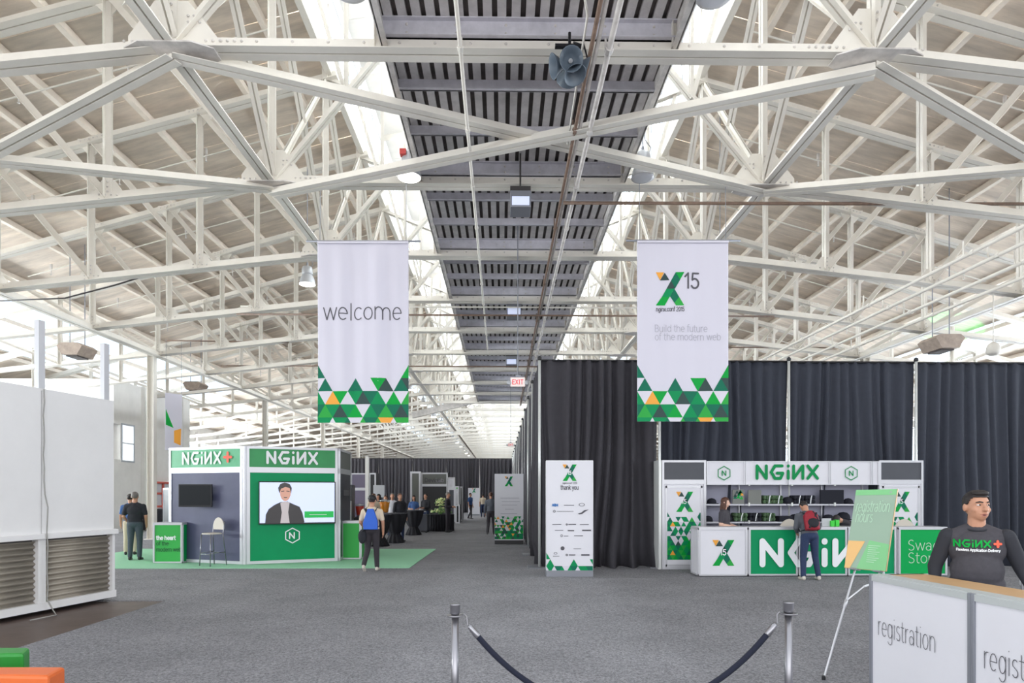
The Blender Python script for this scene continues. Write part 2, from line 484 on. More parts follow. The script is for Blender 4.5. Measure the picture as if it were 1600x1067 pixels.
# ---- stroke lettering -------------------------------------------------
def A(cx, cy, rx, ry, a0, a1, n=None):
    n = n or max(4, int(abs(a1 - a0) / 22))
    return [(cx + rx * math.cos(R(a0 + (a1 - a0) * i / n)), cy + ry * math.sin(R(a0 + (a1 - a0) * i / n))) for i in range(n + 1)]
GL = {
 ' ': (0.45, []), '.': (0.35, [[(0.15, 0), (0.15, 0.03)]]),
 'a': (0.95, [[*A(.42, .66, .33, .34, 150, 0), (.75, 0)], A(.40, .29, .33, .29, 30, 390)]),
 'b': (1.05, [[(.1, 1.38), (.1, 0)], A(.5, .5, .4, .5, 0, 360)]),
 'c': (0.88, [A(.48, .5, .42, .5, 50, 310)]),
 'd': (1.05, [[(.9, 1.38), (.9, 0)], A(.5, .5, .4, .5, 0, 360)]),
 'e': (0.98, [[(.08, .52), (.88, .52), *A(.48, .5, .4, .5, 10, 310)]]),
 'f': (0.55, [[(.2, 0), (.2, 1.2), *A(.45, 1.22, .25, .28, 180, 70)], [(0, 1), (.5, 1)]]),
 'g': (1.0, [A(.46, .5, .38, .5, 0, 360), [(.84, 1), (.84, -.1), *A(.46, -.12, .38, .36, 0, -150)]]),
 'h': (1.0, [[(.1, 1.38), (.1, 0)], [(.1, .6), *A(.47, .6, .37, .4, 170, 0), (.84, 0)]]),
 'i': (0.35, [[(.15, 1), (.15, 0)], [(.15, 1.36), (.15, 1.4)]]),
 'j': (0.35, [[(.15, 1), (.15, -.3)], [(.15, 1.36), (.15, 1.4)]]),
 'k': (0.85, [[(.1, 1.38), (.1, 0)], [(.75, 1), (.1, .4)], [(.3, .58), (.78, 0)]]),
 'l': (0.35, [[(.15, 1.38), (.15, 0)]]),
 'm': (1.6, [[(.1, 1), (.1, 0)], [(.1, .6), *A(.45, .6, .35, .4, 170, 0), (.8, 0)], [(.8, .6), *A(1.13, .6, .33, .4, 170, 0), (1.46, 0)]]),
 'n': (1.0, [[(.1, 1), (.1, 0)], [(.1, .6), *A(.47, .6, .37, .4, 170, 0), (.84, 0)]]),
 'o': (1.0, [A(.48, .5, .41, .5, 0, 360)]),
 'p': (1.05, [[(.1, 1), (.1, -.45)], A(.5, .5, .4, .5, 0, 360)]),
 'r': (0.62, [[(.1, 1), (.1, 0)], [(.1, .6), *A(.46, .62, .36, .38, 170, 75)]]),
 's': (0.8, [[*A(.4, .75, .28, .25, 40, 200), (.16, .62), (.6, .42), *A(.4, .25, .3, .25, 20, -150)]]),
 't': (0.58, [[(.2, 1.35), (.2, .25), *A(.42, .25, .22, .25, 180, 290)], [(0, 1), (.5, 1)]]),
 'u': (1.0, [[(.1, 1), (.1, .4), *A(.47, .4, .37, .4, 180, 360), (.84, 1)], [(.84, .4), (.84, 0)]]),
 'v': (0.85, [[(.03, 1), (.42, 0), (.8, 1)]]),
 'w': (1.35, [[(.03, 1), (.35, 0), (.66, 1), (.97, 0), (1.29, 1)]]),
 'x': (0.85, [[(.05, 1), (.78, 0)], [(.05, 0), (.78, 1)]]),
 'y': (0.85, [[(.03, 1), (.42, 0)], [(.8, 1), (.3, -.42), (.1, -.42)]]),
 'B': (1.05, [[(.1, 0), (.1, 1.4), (.5, 1.4), *A(.5, 1.07, .33, .33, 90, -90), (.1, .74)], [(.5, .74), *A(.52, .37, .4, .37, 90, -90), (.1, 0)]]),
 'D': (1.25, [[(.1, 0), (.1, 1.4), (.4, 1.4), *A(.45, .7, .65, .7, 85, -85), (.1, 0)]]),
 'S': (1.0, [[*A(.48, 1.05, .36, .35, 40, 210), (.3, .8), (.7, .6), *A(.48, .35, .38, .35, 30, -145)]]),
 'E': (0.9, [[(.8, 1.4), (.1, 1.4), (.1, 0), (.8, 0)], [(.1, .72), (.7, .72)]]),
 'X': (1.0, [[(.05, 1.4), (.9, 0)], [(.05, 0), (.9, 1.4)]]),
 'I': (0.4, [[(.18, 1.4), (.18, 0)]]),
 'T': (0.95, [[(.45, 1.4), (.45, 0)], [(.02, 1.4), (.88, 1.4)]]),
 'L': (0.8, [[(.1, 1.4), (.1, 0), (.75, 0)]]),
 'F': (0.8, [[(.75, 1.4), (.1, 1.4), (.1, 0)], [(.1, .72), (.65, .72)]]),
 'A': (1.15, [[(.03, 0), (.55, 1.4), (1.08, 0)], [(.22, .5), (.88, .5)]]),
 'R': (1.05, [[(.1, 0), (.1, 1.4), (.5, 1.4), *A(.52, 1.05, .36, .35, 90, -90), (.1, .7)], [(.5, .7), (.95, 0)]]),
 'M': (1.35, [[(.1, 0), (.1, 1.4), (.65, .4), (1.2, 1.4), (1.2, 0)]]),
 '0': (1.0, [A(.48, .7, .38, .7, 0, 360)]),
 '1': (0.6, [[(.05, 1.08), (.38, 1.4), (.38, 0)]]),
 '2': (1.0, [[*A(.45, 1.02, .36, .38, 160, -20), (.1, 0), (.85, 0)]]),
 '5': (1.0, [[(.8, 1.4), (.2, 1.4), (.16, .78), *A(.42, .45, .4, .45, 110, -150)]]),
}
# the wide logo lettering, cap height 1
LG = {
 'N': (1.0, [[(0, 0), (0, 1), (.78, 0), (.78, 1)]]),
 'G': (1.22, [[(.92, 1), (.32, 1), (0, .5), (.32, 0), (.78, 0), (.98, .42), (.5, .42)]]),
 'i': (0.28, [[(0.02, 0), (0.02, .58)], [(0.02, .98), (0.02, 1.0)]]),
 'U': (1.0, [[(0, 1), (0, 0), (.78, 1), (.78, 0)]]),
 'X': (1.0, [[(0, 1), (.82, 0)], [(0, 0), (.82, 1)]]),
 '+': (0.8, [[(.36, .14), (.36, .86)], [(0, .5), (.72, .5)]]),
}
def text_w(t, G=GL, tr=0.08): return sum(G[c][0] + tr for c in t) - tr
def ribbon(mb, P, wt, y, n=4):
    """mitred flat ribbon through P with round ends; pieces do not overlap"""
    Q = [P[0]]
    for p in P[1:]:
        if math.hypot(p[0] - Q[-1][0], p[1] - Q[-1][1]) > 1e-6: Q.append(p)
    if len(Q) < 2: return
    for i in range(1, len(Q) - 1):
        a = (Q[i][0] - Q[i - 1][0], Q[i][1] - Q[i - 1][1]); b = (Q[i + 1][0] - Q[i][0], Q[i + 1][1] - Q[i][1])
        if (a[0] * b[0] + a[1] * b[1]) / (math.hypot(*a) * math.hypot(*b)) < .45:
            # a sharp corner: two ribbons that overlap in their round ends, one a hair in front
            ribbon(mb, Q[:i + 1], wt, y, n); ribbon(mb, Q[i:], wt, y - .0004, n); return
    closed = len(Q) > 3 and math.hypot(Q[0][0] - Q[-1][0], Q[0][1] - Q[-1][1]) < 1e-5
    h = wt / 2
    if mb.fn:
        Z = [Q[0]]
        for p in Q[1:]:
            a = Z[-1]; l = math.hypot(p[0] - a[0], p[1] - a[1]); k = max(1, int(l / .06))
            for q in range(1, k + 1): Z.append((a[0] + (p[0] - a[0]) * q / k, a[1] + (p[1] - a[1]) * q / k))
        Q = Z
    N = len(Q); L = []; Rr = []
    D = []
    for i in range(N - 1):
        dx = Q[i + 1][0] - Q[i][0]; dz = Q[i + 1][1] - Q[i][1]; l = math.hypot(dx, dz); D.append((dx / l, dz / l))
    for i in range(N):
        if closed: d0 = D[i - 1] if i else D[-1]; d1 = D[i] if i < N - 1 else D[0]
        else: d0 = D[max(i - 1, 0)]; d1 = D[min(i, N - 2)]
        mx, mz = -(d0[1] + d1[1]), d0[0] + d1[0]; ml = math.hypot(mx, mz)
        if ml < .25: mx, mz = -d1[1], d1[0]; k = 1.0
        else:
            mx /= ml; mz /= ml; k = 1 / max(.2, mx * -d1[1] + mz * d1[0])
            if k > 1.3:
                k = 1.0
                mb.add([(Q[i][0] + h * math.cos(2 * PI * q / (2 * n)), y - .0004, Q[i][1] + h * math.sin(2 * PI * q / (2 * n))) for q in range(2 * n)], [tuple(range(2 * n))])
        L.append((Q[i][0] + mx * h * k, y, Q[i][1] + mz * h * k)); Rr.append((Q[i][0] - mx * h * k, y, Q[i][1] - mz * h * k))
    vs = []; 
    for i in range(N): vs += [Rr[i], L[i]]
    mb.add(vs, [(2 * i, 2 * i + 2, 2 * i + 3, 2 * i + 1) for i in range(N - 1)])
    if not closed:
        for (c, d, sg) in ((Q[0], D[0], -1), (Q[-1], D[-1], 1)):
            a0 = math.atan2(d[1] * sg, d[0] * sg)
            mb.add([(c[0] + h * math.cos(a0 - PI / 2 + PI * q / n), y, c[1] + h * math.sin(a0 - PI / 2 + PI * q / n)) for q in range(n + 1)], [tuple(range(n + 1))])
def strokes(mb, t, x, z, h, wt, y=0.0, G=GL, tr=0.08, align='l', slant=0.0, n=5, condense=1.0, clip=None):
    """stroke lettering in the XZ plane: h is the x-height (or cap height of the logo letters) in metres, wt the stroke width in metres"""
    if align == 'c': x -= text_w(t, G, tr) * h * condense / 2
    for c in t:
        adv, ss = G[c]
        for si, st in enumerate(ss):
            P = [(x + (px + slant * pz) * h * condense, z + pz * h) for px, pz in st]
            ribbon(mb, P, wt, y - .0007 * si, n)
        x += (adv + tr) * h * condense
    return x
def hexagon(mb, cx, cz, r, wt, y):
    P = [(cx + r * math.cos(R(90 + 60 * k)), cz + r * math.sin(R(90 + 60 * k))) for k in range(6)]
    Q = [(cx + (r - wt) * math.cos(R(90 + 60 * k)), cz + (r - wt) * math.sin(R(90 + 60 * k))) for k in range(6)]
    for k in range(6):
        j = (k + 1) % 6
        mb.add([(P[k][0], y, P[k][1]), (P[j][0], y, P[j][1]), (Q[j][0], y, Q[j][1]), (Q[k][0], y, Q[k][1])], [(0, 1, 2, 3)])
TRI = ['tG', 'tE', 'tT', 'tD', 'tO', 'tL', 'tW']
TI = {c: i for i, c in enumerate('GETDOLW')}
def xlogo(mb, x, z, w, y):
    """the X mark of coloured facets; x,z lower left corner, w its width"""
    def P(a, b): return (x + (a - 135) / 173.0 * w, y, z + (305 - b) / 173.0 * w)
    def poly(c, *pp):
        mb.cm = TI[c]; mb.add([P(*p) for p in pp], [tuple(range(len(pp)))])
    poly('O', (135, 102), (186, 102), (161, 150)); poly('D', (161, 151), (218, 151), (190, 104))
    poly('G', (256, 102), (308, 102), (283, 148)); poly('T', (256, 102), (283, 148), (252, 203), (200, 203)); poly('D', (228, 155), (254, 203), (202, 203))
    poly('E', (200, 203), (248, 203), (219, 253), (172, 253)); poly('G', (172, 253), (219, 253), (190, 305), (135, 305))
    poly('T', (248, 203), (277, 253), (248, 290), (221, 250)); poly('L', (277, 253), (308, 305), (258, 305), (248, 290))
def tri_pattern(mb, rows, x0, z_top, side, y, clip=None):
    """rows of strings, one letter per triangle, starting at half-unit u=0; rows alternate which way the even u point"""
    hgt = side * 0.866; half = side / 2
    xmax = clip[0]; zmin = clip[1]
    for ri, (first_up, row) in enumerate(rows):
        zt = z_top - ri * hgt; zb = zt - hgt
        for u, c in enumerate(row):
            if c == '.': continue
            up = (u % 2 == 0) == first_up
            xc = x0 + u * half
            pts = [(xc, zt), (xc - half, zb), (xc + half, zb)] if up else [(xc, zb), (xc + half, zt), (xc - half, zt)]
            pts = clip_poly(pts, x0, xmax, zmin)
            if len(pts) < 3: continue
            mb.cm = TI[c]
            if mb.fn:
                c0 = (sum(p[0] for p in pts) / len(pts), sum(p[1] for p in pts) / len(pts))
                n = len(pts); k = 3
                for i in range(n):
                    a = pts[i]; b = pts[(i + 1) % n]
                    # fan triangle subdivided so that it follows the cloth
                    def L(s, t): return (c0[0] + (a[0] - c0[0]) * s + (b[0] - c0[0]) * t, y, c0[1] + (a[1] - c0[1]) * s + (b[1] - c0[1]) * t)
                    for p in range(k):
                        for q in range(k - p):
                            mb.add([L(p / k, q / k), L((p + 1) / k, q / k), L(p / k, (q + 1) / k)], [(0, 1, 2)])
                            if p + q < k - 1:
                                mb.add([L((p + 1) / k, q / k), L((p + 1) / k, (q + 1) / k), L(p / k, (q + 1) / k)], [(0, 1, 2)])
            else:
                mb.add([(p[0], y, p[1]) for p in pts], [tuple(range(len(pts)))])
def clip_poly(pts, x0, x1, z0):
    def cut(P, inside, inter):
        out = []
        for i in range(len(P)):
            a = P[i]; b = P[(i + 1) % len(P)]
            if inside(a): out.append(a)
            if inside(a) != inside(b): out.append(inter(a, b))
        return out
    def ix(v): return lambda a, b: (v, a[1] + (b[1] - a[1]) * (v - a[0]) / (b[0] - a[0]))
    def iz(v): return lambda a, b: (a[0] + (b[0] - a[0]) * (v - a[1]) / (b[1] - a[1]), v)
    e = 1e-7
    P = cut(pts, lambda p: p[0] >= x0 - e, ix(x0))
    if P: P = cut(P, lambda p: p[0] <= x1 + e, ix(x1))
    if P: P = cut(P, lambda p: p[1] >= z0 - e, iz(z0))
    return P
BANNER_ROWS = [
 (True,  'T...........G'),
 (False, 'WT...T..GD.TD'),
 (True,  'EWOGWEDTEWGWL'),
 (False, 'TLEDEGWETLTDT'),
 (True,  'EEWETWLTLOWLL'),
]
# ------------------------------------------------------------------ building
HH = 6.3; XC = 0.35; DY = 3.9; Y0 = 9.07
def zz(u): return H + HH * u
def ztop(r): return zz(1.35 + 0.28 * (2.15 - abs(r) / HH))
def zbot(r):
    r = abs(r)
    return zz(1.0) if r <= 4.98 else zz(1.0 - 0.11 * (r - 4.98) / HH)
YS = [Y0 + DY * k for k in range(-1, 28)]
YEND = 118.0
RW = 25.5
RM = 5.0

mb = MB(); mb.box(-34, 34, -14, YEND, -0.3, -0.012)
struct(mb, 'floor', 'wood_floor', label='worn dark brown pier floor')
mb = MB(); mb.slab([(-5.5, -12), (25, -12), (25, 13.15), (-24, 13.15), (-24, 10.55), (-5.5, 10.55)], -0.012, 0.0)
single(mb, 'carpet', 'carpet', 'grey speckled carpet covering the near half of the hall floor', 'carpet', kind=None)
mb = MB(); mb.slab([(-24, 13.17), (25, 13.17), (25, 60), (-24, 60)], -0.012, 0.001)
single(mb, 'carpet', 'carpet', 'grey carpet beyond the cross seam, running under the booths to the far drapes', 'carpet')

# side walls, with window openings
wn = 0
wroot = {}
win_mesh = None
for side, sx in (('left', -1), ('right', 1)):
    X0 = XC + sx * RW; X1 = XC + sx * (RW + 0.3)
    xa, xb = min(X0, X1), max(X0, X1)
    mb = MB()
    mb.box(xa, xb, 2, YEND, 0, 2.6); mb.box(xa, xb, 2, YEND, 5.9, ztop(RW) + 0.35)
    k = 0
    y = 2.0
    while y < YEND - 4:
        mb.box(xa, xb, y, y + 0.9, 2.6, 5.9); y += DY
    mb.box(xa, xb, y, YEND, 2.6, 5.9)
    w = struct(mb, 'wall_' + side, 'wallwhite')
    # pilasters on the wall
    mb = MB(); y = 2.05
    while y < YEND - 4:
        mb.box(*sorted((XC + sx * (RW - 0.22), XC + sx * RW)), y, y + 0.5, 0, 6.8); y += DY
    p = part(mb, 'pilaster', 'wallwhite', w, kind='stuff')
    y = 2.9
    while y < YEND - 4:
        wn += 1
        if win_mesh is None:
            f = MB(); g = MB(); b = MB()
            for (a0, a1, c0, c1) in ((0, 3.0, 0, .08), (0, 3.0, 3.22, 3.3), (0, .08, 0, 3.3), (2.92, 3.0, 0, 3.3)):
                f.box(-.05, .05, a0, a1, c0, c1)
            for i in range(1, 5): b.box(-.02, .02, i * .6 - .015, i * .6 + .015, .08, 3.22)
            for i in range(1, 6): b.box(-.02, .02, .08, 2.92, i * .55 - .015, i * .55 + .015)
            g.box(-.006, .006, .08, 2.92, .08, 3.22)
            wf = struct(f, 'window_1', 'window_frame')
            pb = part(b, 'glazing_bar', 'window_frame', wf, kind='stuff'); part(g, 'pane', 'pane', wf)
            win_mesh = wf
        else:
            wf = copy_tree(win_mesh); wf.name = 'window_%d' % wn
        wf.location = ((X0 + X1) / 2, y, 2.6)
        y += DY
mb = MB(); mb.box(XC - RW - .3, XC + RW + .3, YEND, YEND + .3, 0, 7); mb.prism([(XC - RW, 7), (XC + RW, 7), (XC, zz(2.35))], YEND, YEND + .3)
struct(mb, 'wall_back', 'wallwhite')

# white inner room against the left aisle
mb = MB(); xr = -17.45
mb.box(-25, xr, 29.0, 36.0, 0, 3.3); mb.box(-25, xr, 29.0, 36.0, 4.9, 6.9); mb.box(-25, xr, 29.5, 36.0, 3.3, 4.9); mb.box(-25, xr - .5, 29.0, 29.5, 3.3, 4.9)
struct(mb, 'wall_inner', 'wallwhite', label='white side room wall beyond the partition, left aisle')
mb = MB(); mb.box(xr - .02, xr + .18, 31.2, 31.7, 0, 6.9); mb.box(xr - .02, xr + .18, 34.9, 35.4, 0, 6.9); part(mb, 'pilaster', 'wallwhite', bpy.data.objects['wall_inner'], kind='stuff')
wn += 1
mb = MB(); mb.box(xr - .02, xr + .03, 29.55, 30.6, 3.2, 3.28); mb.box(xr - .02, xr + .03, 29.55, 30.6, 4.9, 4.98); mb.box(xr - .02, xr + .03, 30.52, 30.6, 3.28, 4.9); mb.box(xr - .02, xr + .03, 29.55, 29.63, 3.28, 4.9); mb.box(xr - .02, xr + .03, 29.63, 30.52, 4.05, 4.1)
wi = struct(mb, 'window_%d' % wn, 'window_frame'); mb = MB(); mb.box(xr - .005, xr + .012, 29.63, 30.52, 3.28, 4.9); part(mb, 'pane', 'window_glow', wi)

# roof: weathered boards in slabs between the seams, on both slopes
rf = MB()
for sx in (-1, 1):
    rf.obox((XC + sx * (RM - .1), 2, ztop(RM) + .22), (XC + sx * (RM - .1), YEND, ztop(RM) + .22), (1, 0, 0), -.08, .08, -.15, .15)
roof = struct(rf, 'ceiling', 'steel', label='underside of the pitched pier shed roof')
bm = {}
np_ = 0
SKY0 = 46.0
for sx in (-1, 1):
    def strip(r0, r1, y0, y1, nm, m, th=0.05):
        b = MB()
        a = math.atan2(ztop(r0) - ztop(r1), r1 - r0)
        x0 = XC + sx * r0; x1 = XC + sx * r1
        za = ztop(r0) + .38; zb = ztop(r1) + .38
        vs = [(x0, y0, za), (x1, y0, zb), (x1, y1, zb), (x0, y1, za)]
        vs = vs + [(v[0], v[1], v[2] + th) for v in vs]
        b.add(vs, [(3, 2, 1, 0), (4, 5, 6, 7), (0, 1, 5, 4), (1, 2, 6, 5), (2, 3, 7, 6), (3, 0, 4, 7)])
        return part(b, nm, m, roof)
    y = 2.0; st = DY / 3
    while y < YEND - .1:
        y1 = min(y + st, YEND)
        if y < SKY0:
            strip(RM, 11.2, y + .012, y1 - .012, 'roof_board', 'board')
            strip(11.22, 18.0, y + .012, y1 - .012, 'roof_board', 'board')
            if y > 12:
                q0_, q1_ = (18.6, 22.6) if sx < 0 else (20.0, 22.0)
                strip(18.02, q0_, y + .012, y1 - .012, 'roof_board', 'board'); strip(q0_, q1_, y + .03, y1 - .03, 'skylight_and_fill_pane', 'pane', 0.015); strip(q1_, RW + .4, y + .012, y1 - .012, 'roof_board', 'board')  # glass strips added to the aisle roof to brighten the sides
        y = y1
    y = SKY0
    y = 2.0 + st * math.ceil((SKY0 - 2.0) / st)
    while y < YEND - 1:
        y1 = min(y + DY, YEND)
        strip(RM, 7.0, y, y1 - .03, 'roof_board', 'board')
        strip(9.2, 11.6, y, y1 - .03, 'roof_board', 'board')
        strip(13.8, RW + .4, y, y1 - .03, 'roof_board', 'board')
        y = y1
    # skylight glazing in the far half of the shed
    y = 2.0 + st * math.ceil((SKY0 - 2.0) / st)
    while y < YEND - 1:
        y1 = min(y + DY, YEND)
        for (ra, rb) in ((7.0, 9.2), (11.6, 13.8)):
            strip(ra, rb, y, y1 - .12, 'skylight_and_fill_pane', 'pane', 0.015)
        y = y1

# purlins running the length of the shed under the boards
for sx in (-1, 1):
    for r in (5.9, 7.1, 8.25, 9.65, 11.06, 12.3, 13.5, 15.4, 17.6, 20.2, 22.8):
        b = MB(); b.bar((XC + sx * r, 2.2, ztop(r) + .27), (XC + sx * r, YEND, ztop(r) + .27), .14, .16)
        part(b, 'purlin', 'purlin', roof)
# sprinkler branch pipes under the slopes
for sx in (-1, 1):
    for k in range(0, 12):
        y = YS[k] + DY * .5
        b = MB(); b.tube([(XC + sx * 5.4, y, ztop(5.4) + .08), (XC + sx * 17, y, ztop(17) + .08)], .022, 6)
        o = root('sprinkler_pipe', 'thin sprinkler pipe along the %s roof slope, %s bay from the camera' % ('left' if sx < 0 else 'right', ORD[k]), 'pipe', (XC + sx * 5.4, y, ztop(5.4)), group='sprinkler pipes under the roof')
        part(b, 'pipe', 'steel', o)
        h = MB()
        for r in (6.5, 9.0, 11.5, 14.0, 16.2):
            h.tube([(XC + sx * r, y, ztop(r) + .08), (XC + sx * r, y, ztop(r) - .06)], .018, 6)
            h.lathe([(.035, 0), (.012, .03)], (XC + sx * r, y, ztop(r) - .08), 8)
            h.box(XC + sx * r - .03, XC + sx * r + .03, y - .03, y + .03, ztop(r) + .1, ztop(r) + .3)
        part(h, 'sprinkler_head', 'steel_dirty', o, kind='stuff')

# monitor: clerestory windows and its own roof
cw = None
for sx in (-1, 1):
    side = 'left' if sx < 0 else 'right'
    b = MB(); X = XC + sx * 5.0
    b.box(X - .06, X + .06, 2, YEND, ztop(RM) + .3, zz(1.87)); b.box(X - .06, X + .06, 2, YEND, zz(2.12), zz(2.2))
    struct(b, 'trim_1' if sx < 0 else 'trim_2', 'wallwhite', label='white wall strip of the roof monitor on the %s' % side)
    for k in range(len(YS)):
        wn += 1
        y = YS[k] - DY / 2
        hgt = zz(2.12) - zz(1.87)
        if cw is None:
            f = MB(); g = MB(); b = MB()
            f.box(-.05, .05, 0, .14, 0, hgt); f.box(-.05, .05, DY - .14, DY, 0, hgt); f.box(-.05, .05, 0, DY, 0, .07); f.box(-.05, .05, 0, DY, hgt - .07, hgt)
            for i in range(1, 10): b.box(-.018, .018, .39 * i - .016, .39 * i + .016, .07, hgt - .07)
            g.box(-.005, .005, .14, DY - .14, .07, hgt - .07)
            cw = struct(f, 'window_%d' % wn, 'window_frame')
            part(b, 'glazing_bar', 'window_frame', cw, kind='stuff'); part(g, 'pane', 'pane', cw)
            o = cw
        else:
            o = copy_tree(cw); o.name = 'window_%d' % wn
        o.location = (X, y, zz(1.87))
    # monitor roof slab per bay
    for k in range(len(YS)):
        y = YS[k] - DY / 2
        b = MB(); x0 = XC + sx * 5.4; 
        vs = [(XC, y + .01, zz(2.32)), (x0, y + .01, zz(2.19)), (x0, y + DY - .01, zz(2.19)), (XC, y + DY - .01, zz(2.32))]
        vs += [(v[0], v[1], v[2] + .05) for v in vs]
        b.add(vs, [(3, 2, 1, 0), (4, 5, 6, 7), (0, 1, 5, 4), (1, 2, 6, 5), (2, 3, 7, 6), (3, 0, 4, 7)])
        part(b, 'monitor_roof_board', 'wallwhite', roof)
        b = MB()
        b.bar((XC, YS[k], zz(2.29)), (XC + sx * 5.0, YS[k], zz(2.165)), .1, .18, n=(0, 1, 0))
        b.bar((XC + sx * 5.0, YS[k], zz(1.7)), (XC + sx * 5.0, YS[k], zz(2.17)), .14, .14, n=(0, 1, 0))
        part(b, 'monitor_rafter', 'steel', roof)

# riveted trusses -------------------------------------------------------
P = [4.98, 8.25, 11.06, 13.5]
NY = (0, 1, 0)
def rivets(b, x, z, nx, nz, dx, dz, y):
    for i in range(nx):
        for j in range(nz):
            b.lathe([(.022, 0), (.018, .012), (.006, .02)], (x + (i - (nx - 1) / 2) * dx, y, z + (j - (nz - 1) / 2) * dz), 6, rot=Matrix.Rotation(R(90), 3, 'X'))
def truss_parts(t, full=True):
    g = .03
    def add(nm, f, m='steel', **k):
        b = MB(); f(b); return part(b, nm, m, t, **k)
    # bottom chord: level centre, drooping outer lengths
    add('bottom_chord', lambda b: b.angles((XC - P[0], 0, zz(1.0)), (XC + P[0], 0, zz(1.0)), NY, .20, g))
    for s in (-1, 1):
        add('bottom_chord', lambda b: b.angles((XC + s * P[0], 0, zz(1.0)), (XC + s * P[3], 0, zbot(P[3])), NY, .20, g))
        add('top_chord', lambda b: b.angles((XC + s * 4.7, 0, ztop(4.7)), (XC + s * (RW - .1), 0, ztop(RW - .1)), NY, .22, g))
        for r in P:
            add('vertical', lambda b: b.angles((XC + s * r, 0, zbot(r)), (XC + s * r, 0, ztop(r)), NY, .13, g))
        for i in range(3):
            add('diagonal', lambda b: b.angles((XC + s * P[i + 1], 0, ztop(P[i + 1])), (XC + s * P[i], 0, zbot(P[i])), NY, .13, g))
        # members in the middle bay rising to the monitor
        add('diagonal', lambda b: b.angles((XC + s * P[0], 0, zz(1.0)), (XC + s * 2.1, 0, zz(1.55)), NY, .12, g))
        add('diagonal', lambda b: b.angles((XC + s * P[0], 0, ztop(P[0])), (XC + s * 2.1, 0, zz(1.55)), NY, .12, g))
        add('hanger', lambda b: b.angles((XC + s * 2.1, 0, zz(1.0)), (XC + s * 2.1, 0, zz(2.2)), NY, .10, g))
        add('hanger', lambda b: b.angles((XC + s * 3.5, 0, zz(1.27)), (XC + s * 3.5, 0, zz(2.18)), NY, .08, g))
        add('diagonal', lambda b: b.angles((XC + s * 3.5, 0, zz(1.27)), (XC + s * P[0], 0, zz(2.1)), NY, .08, g))
        # outer bracket to the side wall
        # outer half truss over the side aisle
        Q = [P[3], 17.2, 21.0, RW - .2]; zo = lambda r: zbot(P[3]) - (r - P[3]) * .11
        add('aisle_chord', lambda b: b.angles((XC + s * Q[0], 0, zo(Q[0])), (XC + s * Q[3], 0, zo(Q[3])), NY, .16, g))
        for r in Q[1:3]: add('vertical', lambda b: b.angles((XC + s * r, 0, zo(r)), (XC + s * r, 0, ztop(r)), NY, .12, g))
        for i in range(2): add('diagonal', lambda b: b.angles((XC + s * Q[i + 1], 0, ztop(Q[i + 1])), (XC + s * Q[i], 0, zo(Q[i])), NY, .12, g))
        if full:
            # gussets
            x = XC + s * P[0]; z = zz(1.0)
            gs = [(x - .62, z - .09), (x + .62, z - .13 * 0.8), (x + .62, z + .12), (x + .22, z + .62), (x - .25, z + .62), (x - .62, z + .12)]
            add('gusset_plate', lambda b: b.prism(gs, -.012, .012))
            add('gusset_plate', lambda b: b.slab([(x - .62, -.12), (x - .36, -.26), (x + .36, -.26), (x + .62, -.12), (x + .62, .12), (x + .36, .26), (x - .36, .26), (x - .62, .12)], z - .125, z - .105), 'steel_dirty')
            for r in P[1:]:
                x = XC + s * r; z = zbot(r)
                q = -s
                gs = [(x - .30, z - .05), (x + .30, z - .05), (x + .30 , z + .10), (x + .12, z + .34), (x - .14, z + .34), (x - .30, z + .10)]
                add('gusset_plate', lambda b: b.prism(gs, -.012, .012))
            for r in P[1:]:
                x = XC + s * r; z = ztop(r)
                gs = [(x - .38, z + .05 - s * -.0), (x - .30, z - .14 ), (x - .05, z - .40), (x + .05, z - .40), (x + .30, z - .14), (x + .38, z + .05)]
                add('gusset_plate', lambda b: b.prism(gs, -.012, .012))
                add('splice_plate', lambda b: b.obox((x - .36, 0, z + s * .28 * .36 * 1), (x + .36, 0, z - s * .28 * .36), NY, -.04, .04, -.10, .10))
    return t
def truss_rivets(t):
    b = MB()
    for s in (-1, 1):
        x = XC + s * P[0]; z = zz(1.0)
        rivets(b, x - s * .72, z, 6, 2, .10, .10, -.03); rivets(b, x + s * .5, z + .03, 4, 1, .11, .1, -.03)
        rivets(b, x, z + .38, 1, 4, .1, .11, -.05); rivets(b, x - s * .3, z + .36, 3, 2, .08, .09, -.02)
        for r in P[1:]:
            xr = XC + s * r
            rivets(b, xr, zbot(r) + .2, 1, 3, .1, .1, -.05); rivets(b, xr - s * .0, zbot(r), 4, 2, .12, .09, -.03)
            for i in range(6):
                xx = xr + (i - 2.5) * .11
                for dz in (-.05, .05):
                    b.lathe([(.022, 0), (.016, .014)], (xx, -.045, ztop(r) - s * .28 * (xx - xr) + dz), 6, rot=Matrix.Rotation(R(90), 3, 'X'))
        for i in range(9):
            xx = XC + s * (.3 + i * .5)
            rivets(b, xx, z + .05, 1, 1, .1, .1, -.03)
    part(b, 'rivet', 'steel_dirty', t, kind='stuff')
base_t = None; flat_t = None
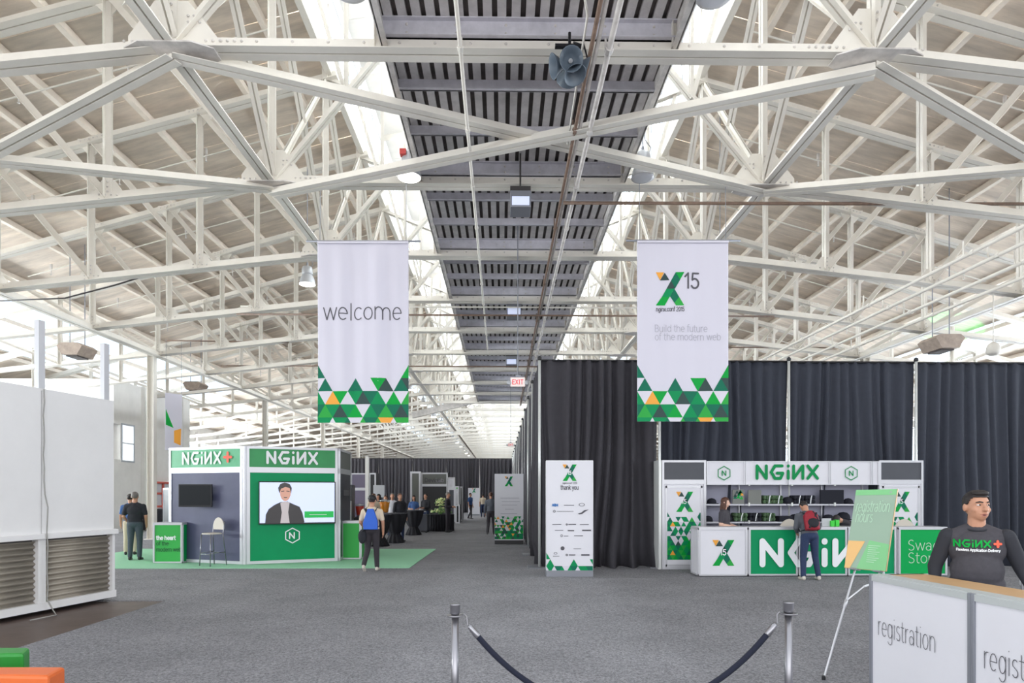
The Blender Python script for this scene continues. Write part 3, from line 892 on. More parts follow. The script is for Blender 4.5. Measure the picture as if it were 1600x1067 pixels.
for k, y in enumerate(YS):
    near = k <= 9
    if k == 0: lab = 'white riveted steel roof truss overhead, just before the nearest full crossing of the picture'
    else: lab = 'white riveted steel roof truss spanning the hall, %s from the top of the picture' % (ORD[k - 1] if k > 1 else 'first')
    if near:
        if base_t is None:
            base_t = root('roof_truss', lab, 'truss', (0, 0, 0), group='steel roof trusses')
            truss_parts(base_t, True); truss_rivets(base_t)
            t = base_t
        else:
            t = copy_tree(base_t)
        t['label'] = lab; t.location = (0, y, 0)
    else:
        if flat_t is None:
            b = MB()
            tmp = []
            def seg(p, q, w): b.bar(p, q, w, w, n=NY)
            seg((XC - P[0], 0, zz(1.0)), (XC + P[0], 0, zz(1.0)), .18)
            for s in (-1, 1):
                seg((XC + s * P[0], 0, zz(1.0)), (XC + s * P[3], 0, zbot(P[3])), .18)
                seg((XC + s * 4.7, 0, ztop(4.7)), (XC + s * RW, 0, ztop(RW)), .18); seg((XC + s * P[3], 0, zbot(P[3])), (XC + s * RW, 0, zbot(P[3]) - (RW - P[3]) * .11), .16)
                for q0, q1 in ((P[3], 17.2), (17.2, 21.0)): seg((XC + s * q1, 0, zbot(P[3]) - (q1 - P[3]) * .11), (XC + s * q1, 0, ztop(q1)), .12); seg((XC + s * q1, 0, ztop(q1)), (XC + s * q0, 0, zbot(P[3]) - (q0 - P[3]) * .11), .12)
                for r in P: seg((XC + s * r, 0, zbot(r)), (XC + s * r, 0, ztop(r)), .12)
                for i in range(3): seg((XC + s * P[i + 1], 0, ztop(P[i + 1])), (XC + s * P[i], 0, zbot(P[i])), .12)
                seg((XC + s * P[0], 0, zz(1.0)), (XC + s * 2.1, 0, zz(1.55)), .12)
                seg((XC + s * 2.1, 0, zz(1.0)), (XC + s * 2.1, 0, zz(2.2)), .10)
            flat_t = part(b, 'roof_truss', 'steel'); t = flat_t
        else:
            t = copy_tree(flat_t)
        t.location = (0, y, 0)
        t['label'] = lab; t['category'] = 'truss'; t['group'] = 'steel roof trusses'

# longitudinal struts along the bottom nodes and along the column line
for s in (-1, 1):
    side = 'left' if s < 0 else 'right'
    o = root('lengthwise_strut', 'lengthwise double-angle steel strut joining the truss nodes %s of the central deck' % side, 'strut', (XC + s * P[0], Y0, zz(1.0)), group='lengthwise struts')
    for k in range(len(YS) - 1):
        if k > 14 and k % 4: continue
        k2 = min(k + (1 if k <= 14 else 4), len(YS) - 1)
        b = MB(); b.angles((XC + s * P[0], YS[k], zz(1.0) - .03), (XC + s * P[0], YS[k2], zz(1.0) - .03), (1, 0, 0), .15, .03)
        part(b, 'strut_length', 'steel', o)
    o = root('lengthwise_beam', 'lengthwise steel beam on top of the %s row of columns' % side, 'beam', (XC + s * P[3], Y0, zbot(P[3])), group='column line beams')
    for k in range(0, len(YS) - 1):
        if k > 14 and k % 4: continue
        k2 = min(k + (1 if k <= 14 else 4), len(YS) - 1)
        b = MB(); b.angles((XC + s * P[3], YS[k], zbot(P[3]) - .05), (XC + s * P[3], YS[k2], zbot(P[3]) - .05), (1, 0, 0), .20, .04)
        part(b, 'beam_length', 'steel', o)
    # sway bracing in the plane of the inner nodes
    o = root('sway_bracing', 'upright crossed sway bracing between the trusses, %s of the central deck' % side, 'bracing', (XC + s * P[0], Y0, zz(1.0)), group='sway bracing')
    for k in range(0, 14):
        b = MB(); b.angles((XC + s * P[0], YS[k + 1], zz(1.02)), (XC + s * P[0], YS[k], ztop(P[0])), (1, 0, 0), .10, .03); part(b, 'brace', 'steel', o)
        b = MB(); b.angles((XC + s * P[0], YS[k], zz(1.02)), (XC + s * P[0], YS[k + 1], ztop(P[0])), (1, 0, 0), .10, .03); part(b, 'brace', 'steel', o)
# flat bracing in the bottom chord plane, between the first and second full trusses
ya, yb = YS[1], YS[2]
z1 = zz(1.0) - .10
for i, (xa, xb, dz) in enumerate(((-1, 1, 0.0), (1, -1, -.13))):
    o = root('cross_brace', 'long level cross brace under the central deck, rising to the %s in the picture' % ('left' if i == 0 else 'right'), 'brace', (XC, ya, z1), group='level cross braces')
    b = MB(); b.angles((XC + xa * P[0], ya, z1 + dz), (XC + xb * P[0], yb, z1 + dz), (0, 1, 0), .17, .03); part(b, 'double_angle', 'steel', o)
for s in (-1, 1):
    side = 'left' if s < 0 else 'right'
    o = root('cross_brace', 'level brace from the first truss node out to the %s columns, sloping down' % side, 'brace', (XC + s * P[0], ya, z1), group='level cross braces')
    b = MB(); b.angles((XC + s * P[0], ya, z1 - .02), (XC + s * P[3], yb, zbot(P[3]) - .1), (0, 1, 0), .16, .03); part(b, 'double_angle', 'steel', o)
    o = root('cross_brace', 'level brace from the second truss node running %s and out of the picture' % side, 'brace', (XC + s * P[0], yb, z1), group='level cross braces')
    b = MB(); b.angles((XC + s * P[0], yb, z1 - .02), (XC + s * P[3], ya, zbot(P[3]) - .1), (0, 1, 0), .16, .03); part(b, 'double_angle', 'steel', o)

# columns
for s in (-1, 1):
    n = 0
    for k in range(2, len(YS), 3):
        if s > 0 and k > 8: break
        x = XC + s * (P[3] + .25)
        side = 'left' if s < 0 else 'right'
        lab = 'white steel column in the %s row, %s from the camera' % (side, ORD[n]); n += 1
        o = root('column', lab, 'column', (x, YS[k], 0), group='steel columns')
        b = MB(); zt = zbot(P[3]) + .1
        b.box(x - .13, x - .11, YS[k] - .12, YS[k] + .12, 0, zt); b.box(x + .11, x + .13, YS[k] - .12, YS[k] + .12, 0, zt); b.box(x - .12, x + .12, YS[k] - .01, YS[k] + .01, 0, zt)
        part(b, 'shaft', 'steel', o)
        b = MB(); b.box(x - .2, x + .2, YS[k] - .2, YS[k] + .2, 0, .03); part(b, 'base_plate', 'steel', o)

# central deck: corrugated soffit on cross beams ------------------------
XL, XR, YD0, YD1 = -1.70, 2.48, 5.0, 44.3
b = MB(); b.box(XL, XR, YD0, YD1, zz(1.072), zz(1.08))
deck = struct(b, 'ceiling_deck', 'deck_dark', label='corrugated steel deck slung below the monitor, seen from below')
n = 21
for i in range(n):
    x = XL + .10 + (XR - XL - .2) * i / (n - 1)
    b = MB(); z = zz(1.066)
    b.slab([(x - .062, YD0), (x + .062, YD0), (x + .062, YD1), (x - .062, YD1)], z - .025, zz(1.0725))
    part(b, 'deck_rib', 'deck_rib', deck)
y = YS[0]; k = 0
while y < YD1:
    b = MB()
    if k % 3 == 0:
        b.box(XL, XR, y - .02, y + .02, zz(1.021), zz(1.062)); b.box(XL, XR, y - .09, y + .09, zz(1.021), zz(1.024)); b.box(XL, XR, y - .09, y + .09, zz(1.059), zz(1.062))
        part(b, 'deck_girder', 'deck_beam', deck)
    else:
        b.box(XL, XR, y - .015, y + .015, zz(1.034), zz(1.062)); b.box(XL, XR, y - .07, y + .01, zz(1.034), zz(1.0365))
        part(b, 'deck_joist', 'deck_beam', deck)
    y += DY / 3; k += 1
b = MB()
y = YS[1]
for j in range(9):
    for i in range(6):
        rivets(b, XL + .35 + i * .7, zz(1.041), 1, 2, .1, .12, y - .02)
    y += DY
part(b, 'rivet', 'steel_dirty', deck, kind='stuff')
for s, x in ((-1, XL), (1, XR)):
    b = MB(); b.box(x - .015, x + .015, YD0, YD1, zz(1.0), zz(1.075)); b.box(min(x, x - s * .09), max(x, x - s * .09), YD0, YD1, zz(1.0), zz(1.002))
    part(b, 'edge_angle', 'steel_dirty', deck)
# sloping lintel closing the deck at its far end
for s in (-1, 1):
    b = MB(); b.bar((XC + s * 1.9, YD1 + .1, zz(1.04)), (XC + s * 6.6, YD1 + .1, zz(.86)), .25, .42, n=NY)
    single(b, 'lintel_beam', 'steel_dirty', 'deep sloping lintel beam at the %s end of the far deck edge' % ('left' if s < 0 else 'right'), 'beam')
b = MB(); b.box(XL, XR, YD1, YD1 + .2, zz(.99), zz(1.08)); single(b, 'end_beam', 'steel_dirty', 'level end beam closing the far edge of the corrugated deck', 'beam')

# pipes and conduits under the deck
def pipe(nm, label, pts, r, m, coup=None, cat='pipe', n=8):
    o = root(nm, label, cat, tuple(pts[0]))
    b = MB(); b.tube(pts, r, n); part(b, 'tube', m, o, smooth=True)
    if coup:
        b = MB()
        a = Vector(pts[0]); c = Vector(pts[-1]); d = (c - a).normalized(); t = 1.5
        while t < (c - a).length:
            b.tube([a + d * (t - .05), a + d * (t + .05)], r * 1.5, 8)
            b.box(*(lambda q: (q.x - .012, q.x + .012, q.y - .02, q.y + .02, q.z, q.z + .35))(a + d * (t + .3)))
            t += coup
        part(b, 'pipe_coupling', m, o, kind='stuff')
    return o
zp = zz(.955)
pipe('conduit_pipe', 'thin white pipe under the deck, left of its middle', [(-.56, 5.2, zp), (-.62, 27.5, zp)], .028, 'steel', 1.95)
pipe('conduit_pipe', 'white pipe with couplings under the right part of the deck', [(1.44, 5.2, zp), (1.50, 42, zp)], .04, 'steel_dirty', 1.95)
pipe('conduit_pipe', 'brown conduit under the deck, left one of the close pair', [(1.20, 5.2, zp), (1.20, 44, zp)], .03, 'pipe_brown', 3.9)
pipe('conduit_pipe', 'grey conduit under the deck, right one of the close pair', [(1.28, 5.2, zp + .03), (1.28, 44, zp + .03)], .03, 'steel_dirty')
pipe('conduit_pipe', 'short bent conduit leaving the close pair of pipes at the top', [(1.18, 5.5, zp + .2), (1.0, 7.9, zp + .2), (1.08, 8.1, zp + .05), (1.12, 11.0, zp)], .016, 'steel')
pipe('cross_pipe', 'brown pipe crossing to the right just beyond the second truss', [(1.25, 13.1, zz(.945)), (16.5, 12.95, zz(.945))], .035, 'pipe_brown')
pipe('cross_pipe', 'thin brown pipe crossing the deck between the banners', [(-8.5, 20.6, zz(.91)), (8.8, 20.6, zz(.91))], .03, 'pipe_brown')
pipe('cross_pipe', 'pale thin pipe crossing above the brown one between the banners', [(-8.5, 20.9, zz(.965)), (8.8, 20.9, zz(.965))], .025, 'steel')
pipe('cross_pipe', 'brown pipe across the far part of the deck', [(-12.5, 28.6, zz(.90)), (12, 28.6, zz(.90))], .03, 'pipe_brown')
for i, (xx, u) in enumerate(((10.2, .83), (10.75, .82), (11.35, .80), (12.0, .79))):
    pipe('service_pipe', '%s of four pale pipes running toward the far end above the right drapes' % ('leftmost', 'second from left', 'third from left', 'rightmost')[i], [(xx, 12.2, zz(u)), (xx - .05, 30, zz(u))], .045, 'steel', 3.9)
for i, (px, y0, y1) in enumerate(((0, 20, 22),)):
    pass
pipe('hanging_cable', 'dark cable sagging under the second outer truss at the left', [(-13.5, 17.0, zz(.80)), (-11.5, 17.0, zz(.815)), (-10.2, 17, zz(.87)), (-9.6, 17, zz(.9))], .02, 'cable', cat='cable')
pipe('cross_pipe', 'thin dark pipe along the upper roof on the left behind the nearer banner', [(-12.9, 24.7, zz(.93)), (-8.2, 24.7, zz(.92))], .025, 'pipe_brown')
pipe('cross_pipe', 'thin dark pipe along the upper roof on the right behind the second banner', [(7.0, 24.7, zz(.90)), (12.9, 24.7, zz(.90))], .025, 'pipe_brown')

# high bay lamps --------------------------------------------------------
def bay_lamp(x, y, z, lit, label, ztopr=None):
    o = root('high_bay_lamp', label, 'lamp', (x, y, z), group='high bay lamps')
    b = MB(); b.lathe([(.225, 0), (.222, .02), (.205, .12), (.165, .22), (.13, .27), (.13, .30)], (x, y, z), 24); part(b, 'reflector', 'lamp_body', o, smooth=True)
    b = MB(); b.lathe([(.145, .28), (.15, .30), (.15, .44), (.12, .50), (.05, .53)], (x, y, z), 20); part(b, 'ballast_housing', 'lamp_body', o, smooth=True)
    b = MB(); b.lathe([(.001, -.03), (.15, -.02), (.222, -.003), (.222, .004)], (x, y, z), 24); part(b, 'lens', 'lamp_glow' if lit else 'lamp_dim', o, smooth=True)
    b = MB(); b.tube([(x, y, z + .5), (x, y, z + .62)], .03, 8); b.tube([(x + .1, y, z + .42), (x + .16, y, z + .6), (x + .05, y, z + .75), (x, y, z + 1.0)], .009, 6); b.tube([(x, y, z + .6), (x, y, ztopr if ztopr else z + 1.3)], .012, 6); part(b, 'hanger', 'alu_dark', o)
    return o
L1 = bay_lamp(-1.82, 12.55, 1.75 + 6.18, True, 'lit high bay lamp with a red tag beside the left deck edge')
b = MB(); b.box(-1.98, -1.86, 12.36, 12.5, 8.30, 8.40); part(b, 'red_tag', 'red', L1, label='small red warning tag')
bay_lamp(2.76, 12.55, 1.75 + 6.2, False, 'unlit high bay lamp beside the right deck edge')
bay_lamp(2.66, 8.0, 1.75 + 6.24, False, 'high bay lamp cut by the top edge of the picture, right of the deck')
bay_lamp(-1.95, 8.2, 1.75 + 6.42, False, 'high bay lamp cut by the top edge of the picture, left of the deck')
n = 0
for k in range(14):
    y = 18.3 + 6.7 * k
    for s in (-1, 1):
        x = -5.55 if s < 0 else 6.25
        if s > 0 and k > 0: continue
        side = 'left' if s < 0 else 'right'
        if k == 0: lab = 'lit high bay lamp just past the outer edge of the %s banner' % side
        else: lab = 'lit high bay lamp in the receding row left of the deck, %s in the row' % ORD[k]
        bay_lamp(x, y, 1.75 + (5.95 if k == 0 else 6.2), True, lab, ztop(5.9) + .2)
# horn loudspeaker cluster
D = 8.75; cx, cy = at(890, D); cz = zat(100, D)
o = root('horn_speaker_cluster', 'cluster of grey horn loudspeakers hanging under the deck', 'loudspeaker', (cx, cy, cz))
for i, (az, el) in enumerate(((0, -20), (95, -15), (-80, -15), (180, -15), (35, -62))):
    rot = (Matrix.Rotation(R(az), 3, 'Z') @ Matrix.Rotation(R(90 - el * -1), 3, 'X'))
    rot = Matrix.Rotation(R(az), 3, 'Z') @ Matrix.Rotation(R(90 + el * -1), 3, 'X')
    b = MB(); b.lathe([(.05, .0), (.055, .06), (.07, .12), (.11, .18), (.155, .235), (.16, .245), (.148, .24), (.10, .17), (.05, .12)], (cx, cy, cz), 18, rot=rot)
    h = part(b, 'horn', 'horn', o, smooth=True)
    b = MB(); b.lathe([(.001, .10), (.022, .10), (.03, .15), (.001, .17)], (cx, cy, cz), 10, rot=rot); part(b, 'driver_cap', 'lamp_body', h)
b = MB(); b.tube([(cx + .0, cy, cz + .05), (cx, cy, zz(1.0))], .02, 8); b.box(cx - .2, cx + .2, cy - .03, cy + .03, cz + .22, cz + .26)
b.tube([(cx + .05, cy, cz + .3), (cx + .2, cy, cz + .25), (cx + .25, cy, cz + .05)], .012, 6); part(b, 'bracket', 'black', o)
# hanging box units under the deck
def box_unit(px, py, D, w, label):
    cx, cy = at(px, D); cz = zat(py, D)
    o = root('ceiling_projector', label, 'projector', (cx, cy, cz), group='box units under the deck')
    b = MB(); b.box(cx - w / 2, cx + w / 2, cy - w * .6, cy + w * .6, cz - w * .3, cz + w * .5); part(b, 'housing', 'alu_dark', o, bevel=.01)
    b = MB(); b.box(cx - w * .42, cx + w * .42, cy - w * .62, cy - w * .6, cz - w * .22, cz + w * .2); part(b, 'lens_window', 'scr_bg', o)
    b = MB(); b.box(cx - w * .5, cx + w * .5, cy - w * .3, cy + w * .3, cz + w * .55, cz + w * .85); b.tube([(cx, cy, cz + w * .8), (cx, cy, zz(1.073))], .02, 6); part(b, 'bracket', 'cable', o)
box_unit(813, 322, 12.6, .40, 'boxy projector hanging under the deck, nearest of three')
box_unit(803, 490, 21.5, .5, 'boxy projector hanging under the deck, middle one of three')
box_unit(799, 567, 29, .5, 'boxy projector hanging under the deck, farthest of three')
# exit signs
def exit_sign(px, py, D, w, label):
    cx, cy = at(px, D); cz = zat(py, D); h = w * .62
    o = root('exit_sign', label, 'exit sign', (cx, cy, cz - h / 2), group='exit signs under the deck')
    b = MB(); b.box(cx - w / 2, cx + w / 2, cy - .03, cy + .03, cz - h / 2, cz + h / 2); part(b, 'sign_face', 'exit_face', o)
    b = MB(frame(cx, cy - .034, cz)); hh = h * .5; s = hh / 1.4; tw = text_w('EXIT', GL, .2) * s * .9
    strokes(b, 'EXIT', 0, -hh / 2, s, w * .05, 0, GL, .2, 'c', condense=.9); part(b, 'lettering', 'exit_red', o)
    b = MB(); b.box(cx - w * .16, cx + w * .16, cy - .06, cy + .06, cz + h / 2, cz + h * .75); b.tube([(cx, cy, cz + h * .7), (cx, cy, zz(1.073))], .015, 6); part(b, 'hanger', 'alu_dark', o)
    for sg in (-1, 1):
        b = MB(); b.lathe([(.03, 0), (.06, .05), (.055, .09), (.001, .1)], (cx + sg * w * .62, cy, cz - .02), 10, rot=Matrix.Rotation(R(90), 3, 'X')); part(b, 'emergency_lamp', 'lamp_body', o)
exit_sign(809, 597, 16.0, .36, 'white sign reading EXIT in red, hanging under the deck')
exit_sign(798, 695, 40, .36, 'small red exit sign far down the hall under the deck')
# unit heaters hanging from the outer bays
def heater(px, py, D, w, label):
    cx, cy = at(px, D); cz = zat(py, D)
    o = root('unit_heater', label, 'heater', (cx, cy, cz), group='hanging unit heaters')
    b = MB(); b.prism([(cx - w / 2, cz + w * .1), (cx - w * .3, cz - w * .25), (cx + w * .3, cz - w * .25), (cx + w / 2, cz + w * .1), (cx + w * .35, cz + w * .22), (cx - w * .35, cz + w * .22)], cy - w * .5, cy + w * .5); part(b, 'housing', 'brown_fixture', o)
    b = MB(); b.box(cx - w * .22, cx + w * .22, cy - w * .35, cy + w * .35, cz - w * .3, cz - w * .25); part(b, 'louvre', 'deck_dark', o)
    b = MB()
    for q in (-.3, .3): b.tube([(cx + q * w, cy, cz + w * .2), (cx + q * w, cy, ztop(cx + q * w - XC) + .39)], .015, 6)
    part(b, 'hanger_rod', 'alu_dark', o)
heater(121, 548, 22, .85, 'boxy heater hanging in the left aisle, nearest')
heater(306, 604, 33, .9, 'boxy heater hanging in the left aisle, farther back')
heater(1470, 537, 19, .85, 'boxy heater hanging above the right drapes')
# pendant fitting on the right
b = MB(); cx, cy = at(1552, 17.1); cz = zat(552, 17.1)
o = root('pendant_lantern', 'small round white pendant fitting above the drapes at the right', 'lamp', (cx, cy, cz))
b.lathe([(.05, .3), (.12, .25), (.17, .15), (.17, 0), (.10, -.05), (.04, -.06)], (cx, cy, cz), 14); part(b, 'shade', 'steel', o, smooth=True)
b = MB(); b.tube([(cx, cy, cz + .28), (cx, cy, zbot(12))], .015, 6); part(b, 'hanger', 'steel', o)

# green stage light thrown on the right roof slope
so_ = root('spot_lamp', 'small black spot lamp on the right column line, throwing a green patch on the roof', 'lamp', (15.6, 24.7, 6.3))
b = MB(); q_ = Vector((18.8, 27.0, 8.6)) - Vector((15.6, 24.7, 6.3)); qd = q_.normalized(); p_ = Vector((15.6, 24.7, 6.3)); b.tube([p_ - qd * .15, p_ - qd * .14, p_ + qd * .12], [.02, .07, .08], 12); b.tube([p_, p_ + Vector((0, 0, .6))], .012, 6); part(b, 'housing', 'black', so_)
sd = bpy.data.lights.new('green_spot', 'SPOT'); sd.energy = 1500; sd.color = (.02, 1, .15); sd.spot_size = R(26); sd.spot_blend = .2; sd.shadow_soft_size = .04
sl_ = bpy.data.objects.new('green_spot', sd); scene.collection.objects.link(sl_); sl_.location = p_ + qd * .16; sl_.rotation_euler = q_.to_track_quat('-Z', 'Y').to_euler()
# ------------------------------------------------------------------ drapes
def curtain_mb(w, h, seed, amp=.055, puddle=.18, fr=None):
    rnd = random.Random(seed)
    nf = max(8, int(w / .14))
    xs = [0.0]; 
    while xs[-1] < w: xs.append(xs[-1] + rnd.uniform(.06, .22))
    ph = []; p = 0; am = []
    for i in range(len(xs)): ph.append(p); p += PI * rnd.uniform(.8, 1.2); am.append(rnd.uniform(.4, 1.25))
    sl = [rnd.uniform(-.12, .12) for _ in xs]
    import bisect
    def fold(x, t):
        x = min(max(x + (1 - t) * (1 - t) * .25 * math.sin(x * 2.1 + seed), 0), w - 1e-4)
        i = min(bisect.bisect_right(xs, x) - 1, len(xs) - 2)
        f = (x - xs[i]) / (xs[i + 1] - xs[i])
        a = am[i] * (1 - f) + am[i + 1] * f
        return a * math.sin(ph[i] + (ph[i + 1] - ph[i]) * f)
    mb = MB(fr)
    nu = int(w / .022); nv = 16
    def fn(u, v):
        t = v ** .8
        g = .35 + .65 * (1 - t) ** .5 + .35 * max(0, (1 - t) - .6)
        y = fold(u * w, t) * amp * g
        if t < .10: y -= puddle * (1 - t / .10) * (.55 + .45 * math.sin(u * 37 + seed))
        return (u * w + .02 * math.sin(t * 5 + u * 9), y, .015 + t * (h - .015))
    mb.grid(fn, nu, nv)
    return mb
DH = 4.92
dp = at(845, 15.2)
DX0, DYW = dp[0], 15.25
seg = [(DX0 + .02, 2.78, 'drape'), (DX0 + 2.86, 3.05, 'drape_shaded'), (DX0 + 5.95, 3.02, 'drape_shaded'), (DX0 + 9.03, 3.2, 'drape_shaded'), (DX0 + 12.3, 3.0, 'drape_shaded')]
labs = ['charcoal floor-length drape behind the white sign tower, its hem heaped on the carpet', 'dark drape behind the left half of the merchandise booth', 'dark drape behind the right half of the merchandise booth',
        'charcoal drape coloured darker for shade, behind the man at the registration counter', 'charcoal drape coloured darker for shade, at the right edge of the picture']
def upright(x, y, h, label, grp):
    o = root('drape_upright', label, 'pole', (x, y, 0), group=grp)
    b = MB(); b.tube([(x, y, .02), (x, y, h)], .032, 10); part(b, 'pole', 'pole', o, smooth=True)
    b = MB(); b.box(x - .28, x + .28, y - .28, y + .28, 0, .018); part(b, 'base_plate', 'alu_dark', o)
    b = MB(); b.lathe([(.035, 0), (.05, .02), (.05, .07), (.02, .10)], (x, y, h - .04), 10); part(b, 'pole_cap', 'black', o)
def drape(x, y, rz, w, h, seed, m, label, grp, amp=.055, puddle=.18):
    o = root('drape', label, 'drape', (x, y, 0), rz, group=grp)
    fr = frame(x, y, 0, rz)
    part(curtain_mb(w, h, seed, amp, puddle, fr), 'curtain', m, o, smooth=True, solid=.006)
    b = MB(fr); b.tube([(0, 0, h), (w + .05, 0, h)], .028, 8); part(b, 'crossbar', 'black', o)
    return o
for i, (x, w, m) in enumerate(seg):
    drape(x, DYW, 0, w, DH - .01 * i, 11 + i, m, labs[i], 'drapes along the front', puddle=.30 if i == 0 else .15, amp=.125 if i == 0 else .095)
for x, lab in ((DX0 - .03, 'slim white drape upright at the near corner of the dark drapes'), (DX0 + 2.83, 'white drape upright between charcoal drape and merchandise booth'), (DX0 + 5.93, 'white drape upright rising above the middle of the merchandise booth'),
               (DX0 + 9.0, 'white drape upright just right of the merchandise booth top'), (DX0 + 12.27, 'white drape upright near the right edge')):
    upright(x, DYW - .06, DH + .03, lab, 'drape uprights along the front')
yy = DYW + .12
for i in range(14):
    drape(DX0 + .02 * (i % 2), yy, R(90), 2.95, DH - (.02 if i else 0), 31 + (i % 4), 'drape', 'charcoal drape of the long row beside the aisle, %s from its near corner' % ORD[i].replace('nearest', 'first'), 'drapes along the aisle', amp=.12, puddle=.2)
    if i: upright(DX0 - .05, yy - .03, DH + .03, 'white upright in the long aisle row of drapes, %s from the near corner' % ORD[i], 'drape uprights along the aisle')
    yy += 3.05
xx = DX0 + .1
for i in range(8):
    drape(xx - 3.05, 58.2, 0, 3.0, DH, 51 + i % 4, 'drape', 'black drape closing the far end of the hall, %s from the right' % (['first'] + ORD[1:])[i], 'drapes across the far end', amp=.09, puddle=.03)
    xx -= 3.05
# low drape far left and skirt on tables there
b = curtain_mb(3.4, 1.0, 5, .05, .03, frame(-17.0, 30.5, 0, 0))
o = root('skirted_table', 'black skirted table by the white left wall, behind two men', 'table', (-17.0, 30.5, 0)); part(b, 'skirt', 'table_cloth', o, smooth=True, solid=.006)
b = MB(); b.box(-17.0, -13.6, 30.52, 31.3, .98, 1.01); part(b, 'table_top', 'table_cloth', o)

# ------------------------------------------------------------------ hanging banners
def ripple_for(seed, depth):
    def f(v):
        x, y, z = v
        a = .35 + .65 * max(0.0, min(1.0, (3.6 - z) / 3.6)) if False else 1.0
        k = max(0.0, min(1.0, (3.68 - z) / .5))
        w = depth * k * (math.sin(x * 9 + seed + .25 * math.sin(z * 1.3)) * .6 + math.sin(x * 17.3 + 1.7 * seed + z * .35) * .35 + math.sin(x * 4.1 - z * .5 + seed) * .5)
        w *= .3 + .7 * min(1, max(0, (z - .1) / 1.0))
        return Vector((x, y + w, z))
    return f
def banner(px0, px1, pt, pb, D, seed, depth, label, key):
    xa, ya = at(px0, D); xb, yb = at(px1, D)
    w = math.hypot(xb - xa, yb - ya); rz = math.atan2(yb - ya, xb - xa)
    zt, zb = zat(pt, D), zat(pb, D); h = zt - zb
    o = root('hanging_banner', label, 'banner', (xa, ya, zb), rz, group='tall cloth banners hanging from the truss')
    fr = frame(xa, ya, zb, rz); fn = ripple_for(seed, depth)
    b = MB(fr, fn); b.grid(lambda u, v: (u * w, 0, v * h), 60, 40); part(b, 'cloth', 'cloth_white', o, smooth=True, solid=.004)
    b = MB(fr, fn); tri_pattern(b, BANNER_ROWS, 0, h * (1 - (570 - pt) / (pb - pt)), w / 6.0, -.006, (w, .0)); part(b, 'printed_triangles', TRI, o, smooth=True)
    b = MB(fr); b.tube([(-.22, 0, h), (w + .24, 0, h)], .02, 8); part(b, 'rod', 'alu_dark', o, smooth=True)
    b = MB(fr); b.grid(lambda u, v: (u * w, -.026 if v < 1 else 0, h - .05 + v * .07), 30, 2); part(b, 'pole_sleeve', 'cloth_white', o, solid=.004)
    b = MB(fr)
    b.tube([(.05, 0, h), (.05, .02, zz(.99) - zb)], .006, 6); b.tube([(w - .05, 0, h), (w - .05, .02, zz(.99) - zb)], .006, 6); part(b, 'suspension_wire', 'alu_dark', o)
    b = MB(fr, fn)
    k = w / 142.0  # metres per pixel
    if key == 'welcome':
        s = 18.8 * k; cw = (628 - 505) * k; tw = text_w('welcome') * s
        strokes(b, 'welcome', 9 * k, h - (499 - pt) * k, s, 1.7 * k, -.008, condense=cw / tw); part(b, 'lettering', 'grey_print', o)
    else:
        P = lambda x, y: ((x - px0) * k, h - (y - pt) * k)
        x, z = P(1024.5, 477); xlogo(b, x, z, 44 * k, -.008); part(b, 'printed_mark', TRI, o)
        b = MB(fr, fn); x, z = P(1069, 450); strokes(b, '15', x, z, 23 / 1.4 * k, 2.8 * k, -.008, condense=.9)
        x, z = P(1025, 486); s = 4.6 * k; strokes(b, 'nginx.conf 2015', x, z, s, .9 * k, -.008, condense=44 * k / (text_w('nginx.conf 2015') * s)); part(b, 'lettering', 'grey_print', o)
        b = MB(fr, fn); s = 7.6 * k
        x, z = P(1023, 518); strokes(b, 'Build the future', x, z, s, .9 * k, -.008, condense=82 * k / (text_w('Build the future') * s))
        x, z = P(1023, 531); strokes(b, 'of the modern web', x, z, s, .9 * k, -.008, condense=103 * k / (text_w('of the modern web') * s)); part(b, 'tagline', 'lightgrey_print', o, label='pale grey tagline')
    return o
banner(496, 638.5, 377, 660.5, 12.75, 1.0, .042, 'white cloth banner reading welcome in thin grey letters, green triangles at its foot', 'welcome')
banner(995.5, 1138, 376, 658.5, 12.75, 3.1, .014, 'white cloth banner with a coloured X mark and the number 15', 'x')
# narrow banner far left
xa, ya = at(258, 24)
o = root('hanging_banner', 'narrow white banner with green and orange, seen nearly edge-on above the left booth', 'banner', (xa, ya, zat(703, 24)), R(50))
fr = frame(xa, ya, zat(703, 24), R(50)); w, h = .62, 2.15
b = MB(fr); b.box(0, w, -.005, .005, 0, h); part(b, 'cloth', 'cloth_white', o)
b = MB(fr); b.cm = TI['G']; b.add([(0.02, -.007, .95), (.3, -.007, .85), (0.02, -.007, 1.55)], [(0, 1, 2)]); b.cm = TI['O']; b.add([(.32, -.007, .75), (.58, -.007, .85), (.56, -.007, .2), (.32, -.007, .3)], [(0, 3, 2, 1)]); part(b, 'printed_triangles', TRI, o)
b = MB(fr); b.tube([(0.03, 0, h), (.03, 0, zz(.92) - zat(703, 24))], .006, 6); b.tube([(w - .03, 0, h), (w - .03, 0, zz(.92) - zat(703, 24))], .006, 6); part(b, 'suspension_wire', 'alu_dark', o)

# ------------------------------------------------------------------ white partition at the left
ax, ay = ground(178, 937.5); bx_, by_ = at(0, 8.67)
ang = math.atan2(by_ - ay, bx_ - ax)       # direction from the far end toward the camera
L = math.hypot(bx_ - ax, by_ - ay)
fr = frame(ax, ay, 0, ang - PI)            # local x runs away from the camera; face on local -y
